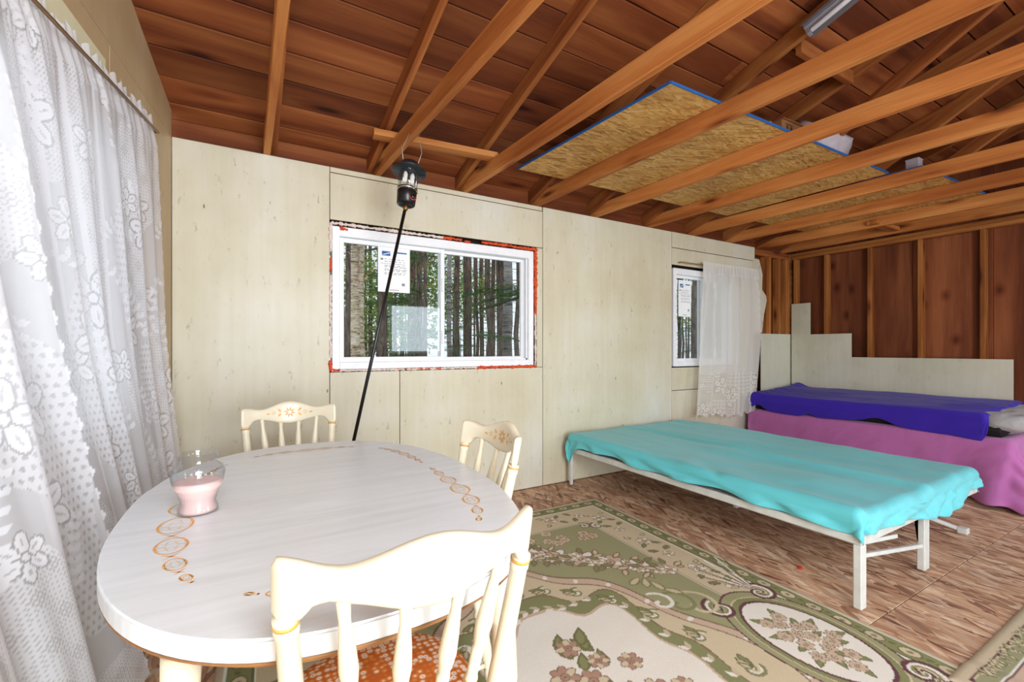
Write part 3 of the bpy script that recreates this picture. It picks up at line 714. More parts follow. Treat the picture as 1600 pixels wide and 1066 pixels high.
bough_tree(dirp(545, 5.6), 5.6, [(.75, R3(0, 6.3), .6), (.8, R3(0, 6.3), .6), (.7, 3, .6)], 'tiny green spruce at the foot of the peeling birches')
for i in range(12):
    y = R3(11, 20); x = R3(.1, 1.4)*y
    bough_tree(x, y, [(R3(.6, 5), R3(0, 6.3), R3(1.0, 1.8)) for k in range(9)], 'green needled spruce deep in the forest beyond the windows', 'needled spruces deep in the forest')
LV = [leaves_mesh(s, 1500, 1.4, 1.0, 1.5) for s in (1, 2)]
for me in LV: me.materials.append(M['leaf'])
for i, (px, y, z) in enumerate(((650, 13, 2.5), (665, 14, 3.6), (560, 17, 2.6), (620, 17, 3.8), (720, 19, 3.6), (1090, 14, 3.4), (760, 20, 4), (590, 19, 1.6), (530, 17, 3.8))):
    t = empty('bush', (dirp(px, y), y, z-1), label='pale green leafy crown glowing between the forest trunks', cat='foliage', group='pale leafy crowns in the forest')
    o = bpy.data.objects.new('leaves', LV[i % 2]); C.objects.link(o); o.parent = t; o['kind'] = 'stuff'; o.location = (0, 0, 1)
    o2 = bpy.data.objects.new('stem', TR[0]); C.objects.link(o2); o2.parent = t; o2.scale = (.2, .2, .3); o2.location = (0, 0, -z+.6)

# ------------------------------------------------------------------ rug
def blank(nu, nv, w_, h):
    U, V = np.meshgrid(np.linspace(0, w_, nu), np.linspace(0, h, nv), indexing='ij'); return U, V
class Canvas:
    def __init__(s, w_, h, res, ch):
        s.w, s.h, s.res = w_, h, res; s.nu = int(round(w_/res))+1; s.nv = int(round(h/res))+1
        s.U, s.V = np.meshgrid(np.arange(s.nu)*res, np.arange(s.nv)*res, indexing='ij'); s.A = np.zeros((s.nu, s.nv)+((ch,) if ch > 1 else ()))
    def sub(s, u, v, r):
        a = max(0, int((u-r)/s.res)); b = min(s.nu, int((u+r)/s.res)+2); c = max(0, int((v-r)/s.res)); d = min(s.nv, int((v+r)/s.res)+2); return slice(a, b), slice(c, d)
    def ell(s, u, v, a, b, ang, val):
        I = s.sub(u, v, max(a, b)); du = s.U[I]-u; dv = s.V[I]-v; ca, sa = math.cos(ang), math.sin(ang)
        m = ((du*ca+dv*sa)/a)**2+((-du*sa+dv*ca)/b)**2 < 1; s.A[I][m] = val
    def leaf(s, u, v, L, w_, ang, val):       # from base point outwards, pointed
        cu, cv = u+math.cos(ang)*L/2, v+math.sin(ang)*L/2; I = s.sub(cu, cv, L*.6); du = s.U[I]-u; dv = s.V[I]-v; ca, sa = math.cos(ang), math.sin(ang)
        x = (du*ca+dv*sa)/L; y = -du*sa+dv*ca; m = (x > 0) & (x < 1) & (abs(y) < w_*np.sin(np.clip(x, 0, 1)**.8*PI)); s.A[I][m] = val
    def line(s, pts, r, val):
        for (a, b) in zip(pts, pts[1:]):
            L = math.hypot(b[0]-a[0], b[1]-a[1]); n = max(1, int(L/(r*.7)))
            for k in range(n+1): s.ell(a[0]+(b[0]-a[0])*k/n, a[1]+(b[1]-a[1])*k/n, r, r, 0, val)
    def scroll(s, u, v, r, ang, turns, hand, th, val):
        n = int(40*turns); pts = []
        for i in range(n+1):
            t = i/n; rr = r*(1-t*.85); a = ang+hand*t*turns*2*PI; pts.append((u+math.cos(a)*rr, v+math.sin(a)*rr))
        s.line(pts, th, val)
RW, RL = 2.46, 3.58; K = Canvas(RW, RL, 0.005, 3)
c3 = lambda h: np.array(lin(h)[:3])
BE, BE2, GR, GRD, OL, BR, MA, CR, PK, WH = [c3(h) for h in ('#c6b69c', '#cfbfa2', '#9f9d78', '#74744e', '#898a62', '#86705c', '#6a484c', '#e6e0d6', '#c9b09c', '#ebe7de')]
K.A[:] = BE
de = np.minimum(np.minimum(K.U, RW-K.U), np.minimum(K.V, RL-K.V)); ce_u, ce_v = RW/2, RL/2
def band(a, b, c): K.A[(de >= a) & (de < b)] = c
band(.03, .037, WH); band(.037, .12, OL); band(.12, .127, GRD); band(.127, .135, WH); band(.135, .36, BE2); band(.36, .366, BR); band(.366, .374, WH); band(.374, 9, GR)
def flower(u, v, r, seed=0, c1=None, c2=None, out=None):
    rs = np.random.RandomState(seed); n = rs.randint(6, 9); c1 = PK if c1 is None else c1; c2 = CR if c2 is None else c2; out = BR if out is None else out
    a0 = rs.uniform(0, 6)
    for i in range(n):
        a = a0+i*2*PI/n; K.ell(u+math.cos(a)*r*.6, v+math.sin(a)*r*.6, r*.5, r*.36, a, out)
    for i in range(n):
        a = a0+i*2*PI/n; K.ell(u+math.cos(a)*r*.6, v+math.sin(a)*r*.6, r*.42, r*.27, a, c2 if i % 2 else c1)
    K.ell(u, v, r*.36, r*.36, 0, out); K.ell(u, v, r*.27, r*.27, 0, c1); K.ell(u, v, r*.12, r*.12, 0, out)
def leafc(u, v, L, ang, c=None, o=None):
    K.leaf(u, v, L, L*.24, ang, GRD if o is None else o); K.leaf(u+math.cos(ang)*L*.1, v+math.sin(ang)*L*.1, L*.78, L*.14, ang, OL if c is None else c)
rs = np.random.RandomState(3)
# ovals on the narrow green band and florals on the wide beige band, all round
def border_pts(d, step):
    out = []
    for (a, b) in (((d, d), (d, RL-d)), ((d, RL-d), (RW-d, RL-d)), ((RW-d, RL-d), (RW-d, d)), ((RW-d, d), (d, d))):
        L = math.hypot(b[0]-a[0], b[1]-a[1]); n = int(L/step)
        for i in range(n):
            t = (i+.5)/n; out.append((a[0]+(b[0]-a[0])*t, a[1]+(b[1]-a[1])*t, math.atan2(b[1]-a[1], b[0]-a[0])))
    return out
for i, (u, v, a) in enumerate(border_pts(.0785, .115)):
    K.ell(u, v, .040, .030, a, GRD); K.ell(u, v, .033, .023, a, BE2 if i % 2 else BE); K.ell(u, v, .012, .009, a, OL)
    K.leaf(u+math.cos(a)*.045, v+math.sin(a)*.045, .03, .01, a+.5, GRD)
for i, (u, v, a) in enumerate(border_pts(.245, .20)):
    flower(u+rs.uniform(-.02, .02), v+rs.uniform(-.02, .02), .035 if i % 2 else .048, i, BE, CR)
    for q in (-1, 1):
        aa = a+q*.5+(PI if i % 2 else 0); leafc(u+math.cos(aa)*.05, v+math.sin(aa)*.05, .07, aa+q*.4)
        bb = a+PI+q*.7; K.scroll(u+math.cos(bb)*.085, v+math.sin(bb)*.085, .026, bb, .9, q, .004, BR if q > 0 else OL)
# central medallion shapes
def lob(u, v, a, b, k, amp):
    th = np.arctan2((v-ce_v)/b, (u-ce_u)/a); r = np.hypot((u-ce_u)/a, (v-ce_v)/b); return r/(1+amp*np.cos(k*th)+.05*np.cos(8*th))
r1 = lob(K.U, K.V, .66, 1.06, 4, .05); K.A[r1 < 1.0] = BR; K.A[r1 < .985] = PK; K.A[r1 < .93] = BR; K.A[r1 < .92] = BE2
r2 = lob(K.U, K.V, .50, .80, 4, -.09)*(1-.10*np.exp(-((np.abs(np.arctan2((K.V-ce_v)/.8, (K.U-ce_u)/.5))-PI/2+.5*0)/.22)**2)+.05*np.cos(12*np.arctan2((K.V-ce_v)/.8, (K.U-ce_u)/.5))); K.A[r2 < 1.0] = BR; K.A[r2 < .985] = OL; K.A[r2 < .85] = PK; K.A[r2 < .825] = CR
for i in range(46):       # leaf pairs in the green ribbon
    th = i*2*PI/46; rr = .925*(1-.09*math.cos(4*th)+.05*math.cos(8*th)); u = ce_u+.50*rr*math.cos(th); v = ce_v+.80*rr*math.sin(th)
    ta = math.atan2(.80*math.cos(th), -.50*math.sin(th)); K.leaf(u, v, .05, .011, ta+.5, CR); K.leaf(u, v, .05, .011, ta-.5, BE)
for i in range(28):       # blossoms on the pink ribbon
    th = (i+.5)*2*PI/28; rr = .957*(1+.05*math.cos(4*th)+.05*math.cos(8*th)); u = ce_u+.66*rr*math.cos(th); v = ce_v+1.06*rr*math.sin(th)
    K.ell(u, v, .02, .012, th, CR)
# acanthus scrolls between ribbon and ring
for th in np.linspace(0, 2*PI, 24, endpoint=False):
    rr = .80; u = ce_u+.66*rr*math.cos(th); v = ce_v+1.06*rr*math.sin(th); a = math.atan2(math.sin(th), math.cos(th))
    K.scroll(u, v, .045, a, 1.1, 1 if math.sin(2*th) > 0 else -1, .007, OL); K.scroll(u, v, .033, a, 1.0, 1 if math.sin(2*th) > 0 else -1, .004, CR)
    for q in range(3): leafc(u, v, .09-.015*q, a+1.3+.35*q, BE if q else OL)
# centre bouquet
for i in range(30):
    a = rs.uniform(0, 2*PI); q = rs.uniform(.05, 1)**.6; u = ce_u+.24*q*math.cos(a); v = ce_v+.46*q*math.sin(a)
    leafc(u, v, rs.uniform(.08, .13), a+rs.uniform(-.8, .8))
for i in range(22):
    a = i*2.4; q = math.sqrt((i+.3)/22); flower(ce_u+.24*q*math.cos(a), ce_v+.45*q*math.sin(a), rs.uniform(.04, .065), 40+i, c3('#b08c7a'), BE2)
# flower sprays on the green field, four corners
for su in (-1, 1):
    for sv in (-1, 1):
        for i in range(15):
            t = i/14; u = ce_u+su*(.06+.78*t); v = ce_v+sv*(1.30-.62*t**1.3)
            if i % 2 == 0: flower(u, v, rs.uniform(.065, .095)*(1.2-abs(t-.4)), 80+i, PK, CR); flower(u+rs.uniform(-.06, .06), v+rs.uniform(-.06, .06), .04, 60+i, BE2, CR)
            else:
                flower(u+rs.uniform(-.05, .05), v+rs.uniform(-.05, .05), .035, 90+i, BE, CR)
            for q in range(4):
                aa = rs.uniform(0, 6.3); leafc(u+math.cos(aa)*.06, v+math.sin(aa)*.06, .085, aa, BE2 if q % 2 else OL, BR)
        for i in range(12):
            u = ce_u+su*rs.uniform(.1, .8); v = ce_v+sv*rs.uniform(1.22, 1.40); flower(u, v, .04, 100+i, PK, BE2)
        # corner scroll group
        cu, cv = ce_u+su*.84, ce_v+sv*1.36
        for q in (-1, 1): K.scroll(cu+q*.04, cv-sv*.02*q, .05, PI/2*sv, 1.1, q, .008, BR); K.scroll(cu+q*.04, cv-sv*.02*q, .036, PI/2*sv, 1., q, .005, CR)
# side cartouches breaking the border (and one at each end)
def cart(u, v, a, b, out):
    for (k, c) in ((1.42, MA), (1.38, GR), (1.22, BE2), (1.19, OL), (1.08, MA), (1.02, CR)): K.ell(u, v, a*k, b*k, 0, c)
    for i in range(16):
        aa = i*2.4; q = math.sqrt((i+.3)/16)*.68; leafc(u+a*q*math.cos(aa), v+b*q*math.sin(aa), .07, aa)
        flower(u+a*q*math.cos(aa), v+b*q*math.sin(aa), .032, 200+i, PK, BE)
    for sv in (-1, 1):
        for (du, hand) in ((-.8, 1), (.9, -1)):
            uu = u+du*a*out; vv = v+sv*b*1.15
            K.scroll(uu, vv, .085, PI/2*sv, 1.3, hand*sv*out, .009, MA); K.scroll(uu, vv, .066, PI/2*sv, 1.2, hand*sv*out, .006, CR); K.scroll(uu, vv, .05, PI/2*sv, 1.1, hand*sv*out, .005, OL)
        for q in range(9):       # shell fans along the border
            aa = sv*(PI/2)-out*(.5-.13*q)+0; pts = [(u+out*(a*.9), v+sv*b*1.25)]
            L = .36-.012*q; pts += [(pts[0][0]+math.cos(aa)*L*t, pts[0][1]+math.sin(aa)*L*t-0*t) for t in (.3, .6, 1)]
            K.line(pts, .0045, WH if q % 2 else BR)
        for q in range(3):       # acanthus arms reaching into the field
            K.scroll(u-out*(.20+.07*q), v+sv*(.38+.05*q), .12-.02*q, out*.6+sv, .9, -sv*out, .010, (BE2, OL, CR)[q])
            for w_ in range(4): leafc(u-out*(.18+.06*w_), v+sv*(.48+.06*w_), .11, PI/2*sv-out*.6*(w_-1), BE2, OL)
cart(RW-.33, ce_v, .17, .27, 1); cart(.33, ce_v, .17, .27, -1)
dist = np.minimum(np.hypot(K.U-.4, 0*K.V+5), 9)
Z = 0.010+0.0012*fbm(K.U*6, K.V*6, 5)+0.002*vnoise(K.U*1.2, K.V*1.2, 9); edge = np.clip(de/.02, 0, 1); Z = 0.0008+Z*edge**.5
rot = 0.03; ca, sa = math.cos(rot), math.sin(rot)
ox, oy = 2.365, 2.76            # far right corner
X_ = ox+(K.U-RW)*ca-(K.V-RL)*sa*-1*0-(K.V-RL)*-sa; Y_ = oy+(K.V-RL)*ca+(K.U-RW)*-sa*-1*0+(K.U-RW)*-sa*-1
X_ = ox+(K.U-RW)*ca+(K.V-RL)*sa; Y_ = oy-(K.U-RW)*sa+(K.V-RL)*ca
grid('area_rug', np.stack([X_, Y_, Z], -1), M['rug'], col=K.A, label='large olive and beige floral rug under the dining table', cat='rug')

K = Canvas(2.3, 1.5, 0.006, 3); K.A[:] = BE; K_de = np.minimum(np.minimum(K.U, 2.3-K.U), np.minimum(K.V, 1.5-K.V))
wv = .045+.003*np.sin((K.U+K.V)*60)
K.A[(K_de > wv)] = MA; K.A[K_de > wv+.008] = BE2; K.A[(K_de > wv+.012) & (K_de < .105)] = c3('#9a9878')
for i in range(260):
    u, v = rs.uniform(.1, 2.2), 1.5-rs.uniform(.062, .098); leafc(u, v, .035, rs.uniform(.5, 2.6), BE2, GRD)
for i in range(90):
    u, v = rs.uniform(.062, .098), rs.uniform(.1, 1.4); leafc(u, v, .035, rs.uniform(.5, 2.6), BE2, GRD)
K.A[(K_de > .105) & (K_de < .11)] = WH; K.A[(K_de > .11) & (K_de < .118)] = MA; K.A[(K_de > .118)] = PK
for i in range(60): flower(rs.uniform(.4, 1.9), rs.uniform(.4, 1.1), .06, i, BE2, CR)
Z = 0.0015+0.008*np.clip(K_de/.02, 0, 1)**.5+.011*np.clip((2.39-(2.16+K.U))/.06, 0, 1)
grid('area_rug', np.stack([2.16+K.U, .612-1.5+K.V, Z], -1), M['rug'], col=K.A, label='second rug with maroon wavy outline at the bottom right corner', cat='rug')

# ------------------------------------------------------------------ dining table
TX, TY, TA, TB = 0.205, 1.545, 0.508, 0.785
def sup(a, b, n, th):
    c, s = math.cos(th), math.sin(th); return (a*math.copysign(abs(c)**(2/n), c), b*math.copysign(abs(s)**(2/n), s))
tb = empty('dining_table', (TX, TY, 0), label='oval white laminate dining table with orange stencilled rings', cat='table')
N = 120
def disc(name, a, b, z0, z1, mat, bev=0.004, n=2.4):
    return poly_prism(name, [sup(a, b, n, 2*PI*i/N) for i in range(N)], z0, z1, mat, tb, bev)
disc('tabletop', TA, TB, .712, .750, M['table']); disc('edge_strip', TA-.001, TB-.001, .7085, .7117, M['edge'], .0008, ); disc('underframe', TA-.03, TB-.03, .685, .7085, M['edge'], .002)
disc('apron', TA-.13, TB-.15, .62, .685, M['chair'], .003, 3)
for (sx, sy) in ((-1, -1), (1, -1), (-1, 1), (1, 1)):
    lx, ly = sx*.31, sy*.60
    lathe_obj('leg', [(0, .014), (.02, .02), (.3, .026), (.48, .031), (.5, .024), (.53, .034), (.56, .024), (.6, .030), (.8, .030), (.82, .036), (.86, .028), (1, .030)], (lx*1.06, ly*1.04, .012), (lx, ly, .685), M['chair'], tb, 16)
# stencilled ring chains
ma, mb, mz = .376, .632, .7504
NP = 720; path = [Vector(sup(ma, mb, 3.0, 2*PI*i/NP)) for i in range(NP+1)]
cum = [0]
for p, q in zip(path, path[1:]): cum.append(cum[-1]+(q-p).length)
def at(s):
    s %= cum[-1]; i = int(np.searchsorted(cum, s)); i = max(1, min(NP, i)); t = (s-cum[i-1])/max(1e-9, cum[i]-cum[i-1]); p = path[i-1].lerp(path[i], t); d = (path[i]-path[i-1]).normalized(); return p, d
def s_of(th): return cum[int(round((th % (2*PI))/(2*PI)*NP))]
def ring(bm, p, d, a, b, w_, n=28, a0=0, a1=2*PI):
    nn = Vector((-d.y, d.x)); vo, vi = [], []
    for i in range(n+1):
        t = a0+(a1-a0)*i/n; c, s = math.cos(t), math.sin(t); wv = w_*(1+.5*abs(s))
        vo.append(bm.verts.new((p.x+d.x*a*c+nn.x*b*s, p.y+d.y*a*c+nn.y*b*s, mz))); vi.append(bm.verts.new((p.x+d.x*(a-wv)*c+nn.x*(b-wv)*s, p.y+d.y*(a-wv)*c+nn.y*(b-wv)*s, mz)))
    for i in range(n): bm.faces.new((vo[i], vo[i+1], vi[i+1], vi[i]))
def sub_ribbon(bm, p, q, w_):
    d = (q-p).normalized(); n = Vector((-d.y, d.x))*w_; bm.faces.new([bm.verts.new((v.x, v.y, mz)) for v in (p, p.lerp(q, .5)+n, q, p.lerp(q, .5)-n)])
def chain(th0, th1):
    s0, s1 = s_of(th0), s_of(th1)
    if s1 < s0: s1 += cum[-1]
    L = s1-s0; sizes = [.3, .55, .85, 1, .85, .55, .3]; tot = sum(sizes)*2+.0; u = L/(tot+ .55*len(sizes)); s = s0
    bm = bmesh.new(); bp = bmesh.new()
    for z in sizes:
        a = u*z*.92; b = a*.66; s += a+.25*u; p, d = at(s); nn = Vector((-d.y, d.x)); ring(bm, p, d, a, b, .0022+.0016*z)
        for k in range(6):       # pale blossom inside
            an = k*PI/3; c = p+(d*math.cos(an)+nn*math.sin(an))*a*.42; ring(bp, c, d, a*.2, a*.2, .0014, 10)
        for q in (-1, 1):        # crossing strokes at the joints
            e = p+d*(a+.13*u); sub_ribbon(bm, e+nn*q*b*.65-d*a*.25, e-nn*q*b*.5+d*a*.45, .0022)
        s += a+.25*u
    bmo('ring_chain', bm, M['motif'], tb, label='orange stencilled ring chain'); bmo('ring_blossom', bp, M['motifpale'], tb)
for th0, th1 in ((2.90, 4.08), (4.22, 5.2), (5.5, 6.38), (.12, .93), (1.15, 2.10), (2.30, 2.76)): chain(th0, th1)
bm = bmesh.new(); bbox(bm, -.012, .012, -.006, .004, .7502, .7508); o = bmo('worn_chip', bm, M['edge'], tb, label='small brown chipped spot'); o.location = (.155-TX+.0, .965-TY, 0)

# ------------------------------------------------------------------ candle jar
t = empty('candle_jar', (-0.130, 1.500, .7505), label='clear glass jar holding a pink candle on the dining table', cat='candle')
prof = [(.036, 0), (.048, .003), (.047, .012), (.041, .03), (.047, .055), (.060, .085), (.064, .108), (.058, .128), (.046, .140), (.045, .146), (.046, .160), (.048, .163)]
def shell(name, prof, mat, parent, seg=36, th=.0025):
    bm = bmesh.new(); rings = []
    inner = [(max(r-th, .001), z+(.003 if i == 0 else 0)) for i, (r, z) in enumerate(prof)][::-1]
    for r, z in prof+inner: rings.append([bm.verts.new((r*math.cos(2*PI*i/seg), r*math.sin(2*PI*i/seg), z)) for i in range(seg)])
    for A, B in zip(rings, rings[1:]):
        for i in range(seg): bm.faces.new((A[i], A[(i+1) % seg], B[(i+1) % seg], B[i]))
    bm.faces.new(rings[0]); bm.faces.new(rings[-1]); return bmo(name, bm, mat, parent, smooth=True)
shell('glass_jar', prof, M['jar'], t)
wax = lathe_obj('wax', [(0, .042), (.1, .0435), (.28, .0375), (.55, .0435), (.85, .0565), (.99, .0575), (1, .052)], (0, 0, .004), (0, 0, .088), M['wax'], t, 32)
tube_obj('wick', [(0, 0, .086), (.003, .002, .096), (.010, .004, .099)], .0016, M['blackmetal'], t, 6)

# ------------------------------------------------------------------ chairs
def chair(loc, rz, lab, first=None):
    if first is not None:
        r = first.copy(); C.objects.link(r); r.location = loc; r.rotation_euler = (0, 0, rz); r['label'] = lab
        for ch in list(first.children):
            c = ch.copy(); C.objects.link(c); c.parent = r
            for g in ch.children: d = g.copy(); C.objects.link(d); d.parent = c
        return r
    t = empty('dining_chair', loc, rz, label=lab, cat='chair', group=None)
    HX = .215; bow = .08
    def yb(z): return -.185-.085*((z-.44)/.47)            # the back leans away
    # crest rail
    n = 61; ring_n = 16; P = np.zeros((n, ring_n+1, 3))
    def pw_(s, pts):
        s = abs(s); xs = [p[0] for p in pts]; zs = [p[1] for p in pts]; return float(np.interp(s, xs, zs))
    sm = np.ones(7)/7
    ss = np.linspace(-1, 1, n)
    topc = np.array([pw_(s, [(0, .928), (.12, .926), (.3, .913), (.5, .896), (.62, .892), (.8, .903), (.93, .912), (1, .908)]) for s in ss])
    botc = np.array([pw_(s, [(0, .814), (.2, .818), (.45, .836), (.66, .846), (.76, .840), (.82, .820), (.86, .812), (1, .812)]) for s in ss])
    pad = lambda a: np.concatenate([[a[0]]*3, a, [a[-1]]*3]); topc = np.convolve(pad(topc), sm, 'valid'); botc = np.convolve(pad(botc), np.ones(3)/3, 'full')[3:-5][:n] if False else botc
    for i, s in enumerate(ss):
        e = min(1, (1-abs(s))/.05); e = max(.0, e); rnd = math.sqrt(1-(1-e)**2) if e < 1 else 1; mid = (topc[i]+botc[i])/2+.0; hh = (topc[i]-botc[i])/2*(.72+.28*rnd); th = .0138*(.35+.65*rnd)
        for k in range(ring_n+1):
            a = 2*PI*k/ring_n; c_, s_ = math.cos(a), math.sin(a); qx = math.copysign(abs(c_)**.55, c_)*th*(1.0+.25*max(0, s_)); qz = math.copysign(abs(s_)**.45, s_)*hh
            z = mid+qz; P[i, k] = (HX*s*(1+.02*(z-.8)), yb(z)-bow*(1-s*s)+.018+qx, z)
    me_o = grid('crest_rail', P, M['chair'], t)
    bm = bmesh.new(); bm.from_mesh(me_o.data); bmesh.ops.remove_doubles(bm, verts=bm.verts[:], dist=1e-5)
    bnd = [e for e in bm.edges if e.is_boundary]; bmesh.ops.holes_fill(bm, edges=bnd); bmesh.ops.recalc_face_normals(bm, faces=bm.faces[:]); bm.to_mesh(me_o.data); bm.free(); me_o.data.shade_smooth()
    # stencil on the front of the crest
    def fy(x, z): s = x/HX; return yb(z)-bow*(1-s*s)+.018+.0146
    bm = bmesh.new()
    def petal(cx, cz, L, w_, an):
        vs = []
        for k in range(10):
            q = k/10*2*PI; a_ = L/2*math.cos(q); b_ = w_/2*math.sin(q)*(1-.35*math.cos(q)); x = cx+a_*math.cos(an)-b_*math.sin(an); z = cz+a_*math.sin(an)+b_*math.cos(an); vs.append(bm.verts.new((x, fy(x, z), z)))
        bm.faces.new(vs)
    zc = .872
    for k in range(8): a = k*PI/4+.2; petal(math.cos(a)*.017, zc+math.sin(a)*.017, .020, .008, a)
    for q in (-1, 1):
        petal(q*.047, zc+.012, .022, .009, q*.6+PI/2*0+(.3*q)); petal(q*.047, zc-.012, .020, .010, -q*.8); petal(q*.098, zc-.002, .018, .007, q*.15)
        for k in range(5): a = k*2*PI/5; petal(q*.072+math.cos(a)*.007, zc+math.sin(a)*.007, .007, .004, a)
    bmo('flower_stencil', bm, M['motif'], t, label='orange stencilled flowers')
    # posts and spindles
    for s in (-1, 1):
        p1 = Vector((s*HX*.915, yb(.81)-bow*(1-.84)+.018, .818)); p0 = Vector((s*.168, yb(.455)+.02, .452))
        po = lathe_obj('back_post', [(0, .014), (.04, .018), (.30, .0195), (.55, .0175), (.92, .0165), (.93, .018), (1, .018)], p0, p1, M['chair'], t, 16)
        lathe_obj('pinstripe', [(0, .0186), (.5, .0192), (1, .0186)], p0.lerp(p1, .965), p0.lerp(p1, .982), M['gold'], po, 16)
    for i in range(4):
        f = -1+2*(i+1)/5; f2 = f*.93
        p1 = Vector((HX*f*.98, yb(.845)-bow*(1-f*f)+.018, .828 if abs(f) < .3 else .846)); p0 = Vector((f2*.150, yb(.455)+.012-.022*(1-f*f), .452))
        sp = lathe_obj('spindle', [(0, .007), (.03, .009), (.10, .0085), (.20, .0150), (.27, .0130), (.30, .0085), (.33, .0125), (.355, .0105), (.37, .0138), (.395, .0105), (.41, .0125), (.43, .0100), (.56, .0115), (.58, .0095), (.60, .0120), (.68, .0152), (.78, .0130), (.90, .0088), (.985, .0105), (1, .009)], p0, p1, M['chair'], t, 14)
        for q in (.343, .3625, .403): lathe_obj('gold_ring', [(0, .0122), (.5, .0130), (1, .0122)], p0.lerp(p1, q-.006), p0.lerp(p1, q+.002), M['gold'], sp, 12)
    # seat
    def seat_out(k, sc=1.0):
        a = 2*PI*k/48; c_, s_ = math.cos(a), math.sin(a); w_ = .205 if s_ > -.2 else .205; x = w_*math.copysign(abs(c_)**.82, c_)*(1.0+.04*s_); y = .205*math.copysign(abs(s_)**.85, s_); return x*sc, y*sc
    bm = bmesh.new(); rings = []
    for z, sc in ((.426, .93), (.432, .985), (.445, 1.0), (.458, .985), (.468, .93), (.474, .8), (.477, .55), (.478, .25)): rings.append([bm.verts.new((*seat_out(k, sc), z)) for k in range(48)])
    for A, B in zip(rings, rings[1:]):
        for k in range(48): bm.faces.new((A[k], A[(k+1) % 48], B[(k+1) % 48], B[k]))
    bm.faces.new(rings[0]); bm.faces.new(rings[-1]); bmo('seat', bm, M['seat'], t, smooth=True, label='orange circle print padded seat')
    bm = bmesh.new(); tube(bm, [(*seat_out(k, 1.003), .431) for k in range(49)], .004, 6); bmo('piping', bm, M['seat'], t, smooth=True)
    poly_prism('seat_base', [seat_out(k, .92) for k in range(48)], .405, .427, M['chair'], t, .003)
    for sx in (-1, 1):
        for sy in (-1, 1):
            lathe_obj('leg', [(0, .010), (.05, .014), (.35, .018), (.38, .014), (.40, .020), (.43, .014), (.45, .019), (.75, .021), (.78, .015), (.80, .021), (.84, .014), (1, .017)], (sx*.185, sy*.19, .012), (sx*.135, sy*.135, .408), M['chair'], t, 12)
        a = Vector((sx*.165, -.168, .17)); b = Vector((sx*.165, .168, .17)); lathe_obj('stretcher', [(0, .007), (.3, .010), (.5, .014), (.7, .010), (1, .007)], a, b, M['chair'], t, 10)
    lathe_obj('stretcher', [(0, .007), (.4, .010), (.5, .014), (.6, .010), (1, .007)], (-.165, 0, .17), (.165, 0, .17), M['chair'], t, 10)
    return t
ch = chair((.237, .962, 0), 0, 'nearest cream spindle back chair, seen from behind with its orange seat')
chair((.165, 2.275, 0), PI, 'cream chair on the far side of the table, below the wall left of the window', ch)
chair((.497, 1.47, 0), PI/2, 'cream chair on the right side of the table, turned sideways', ch)

# ------------------------------------------------------------------ lantern on its pole
def ray(px, py, y=None):
    k = (px-800)/700; v = (545-py)/700; d = Vector((.5007+.8656*k, .8656-.5007*k, v)); return Vector((0, 0, 1.2))+d*(y/d.y)
LT = ray(640, 262, 2.57); LB = ray(634, 322, 2.53); axis = (LB-LT).normalized()
ln = empty('camp_lantern', tuple(LB), label='black hooded camp lantern hanging from a joist on a long black pole', cat='lantern')
q = ln; T = Matrix.Translation(LB) @ Vector((0, 0, 1)).rotation_difference(-axis).to_matrix().to_4x4(); ln.matrix_world = T
H = (LT-LB).length
lathe_obj('burner_housing', [(0, .030), (.06, .042), (.12, .052), (.85, .056), (1, .056)], (0, 0, 0), (0, 0, H*.36), M['blackmetal'], ln, 28)
lathe_obj('collar', [(0, .056), (.2, .060), (.8, .060), (1, .054)], (0, 0, H*.36), (0, 0, H*.43), M['chrome'], ln, 28)
g = shell('globe', [(.053, H*.43), (.057, H*.6), (.057, H*.78), (.052, H*.93)], M['jar'], ln, 28, .002)
for x in (-.02, .022):
    lathe_obj('mantle', [(0, .006), (.2, .013), (.7, .014), (1, .006)], (x, 0, H*.58), (x, 0, H*.88), M['mantle'], ln, 12)
lathe_obj('generator_tube', [(0, .006), (1, .006)], (0, .01, H*.43), (0, .01, H*.97), M['brass'], ln, 10)
for a in (.6, 2.2, 3.9, 5.4): tube_obj('guard_wire', [(.055*math.cos(a), .055*math.sin(a), H*.42), (.058*math.cos(a), .058*math.sin(a), H*.95)], .0017, M['chrome'], ln, 6)
lathe_obj('hood', [(0, .098), (.08, .100), (.3, .085), (.5, .062), (.62, .056), (.9, .052), (1, .040)], (0, 0, H*.86), (0, 0, H*1.12), M['darkmetal'], ln, 32)
lathe_obj('control_knob', [(0, .016), (.6, .016), (1, .012)], (.02, -.054, H*.15), (.024, -.068, H*.15), M['blackmetal'], ln, 16)
bm = bmesh.new(); tube(bm, [(.022+.019*math.cos(a), -.060, H*.15+.019*math.sin(a)) for a in np.linspace(PI*1.0, PI*1.95, 12)], .0022, 6); bmo('red_dial_mark', bm, M['red'], ln, label='red arc round the knob')
lathe_obj('fitting', [(0, .010), (.3, .015), (.7, .015), (1, .012)], (0, 0, -.028), (0, 0, .006), M['brass'], ln, 12)
PB = ray(552, 692, 2.56); dd = (PB-LB).normalized(); foot = LB+dd*((LB.z-.46)/-dd.z)
Ti = ln.matrix_world.inverted()
tube_obj('pole', [Ti @ (LB+dd*.02), Ti @ foot], .0095, M['blackmetal'], ln, 12)
JW = Vector((.8085, 2.55, HW-.002))
for dx, top in ((-.034, (.792, 2.57, HW+.02)), (.04, (.845, 2.55, HW+.02))):
    pts = [Ti @ Vector(top), Ti @ (LT+Vector((dx*1.6+.01, 0, .10))), Ti @ (LT+Vector((dx, 0, -.0)))]
    tube_obj('hanging_wire', pts, .0018, M['wire'], ln, 6)
tk = empty('propane_tank', (foot.x, foot.y, 0.0), label='white propane tank on the floor under the lantern pole', cat='tank')
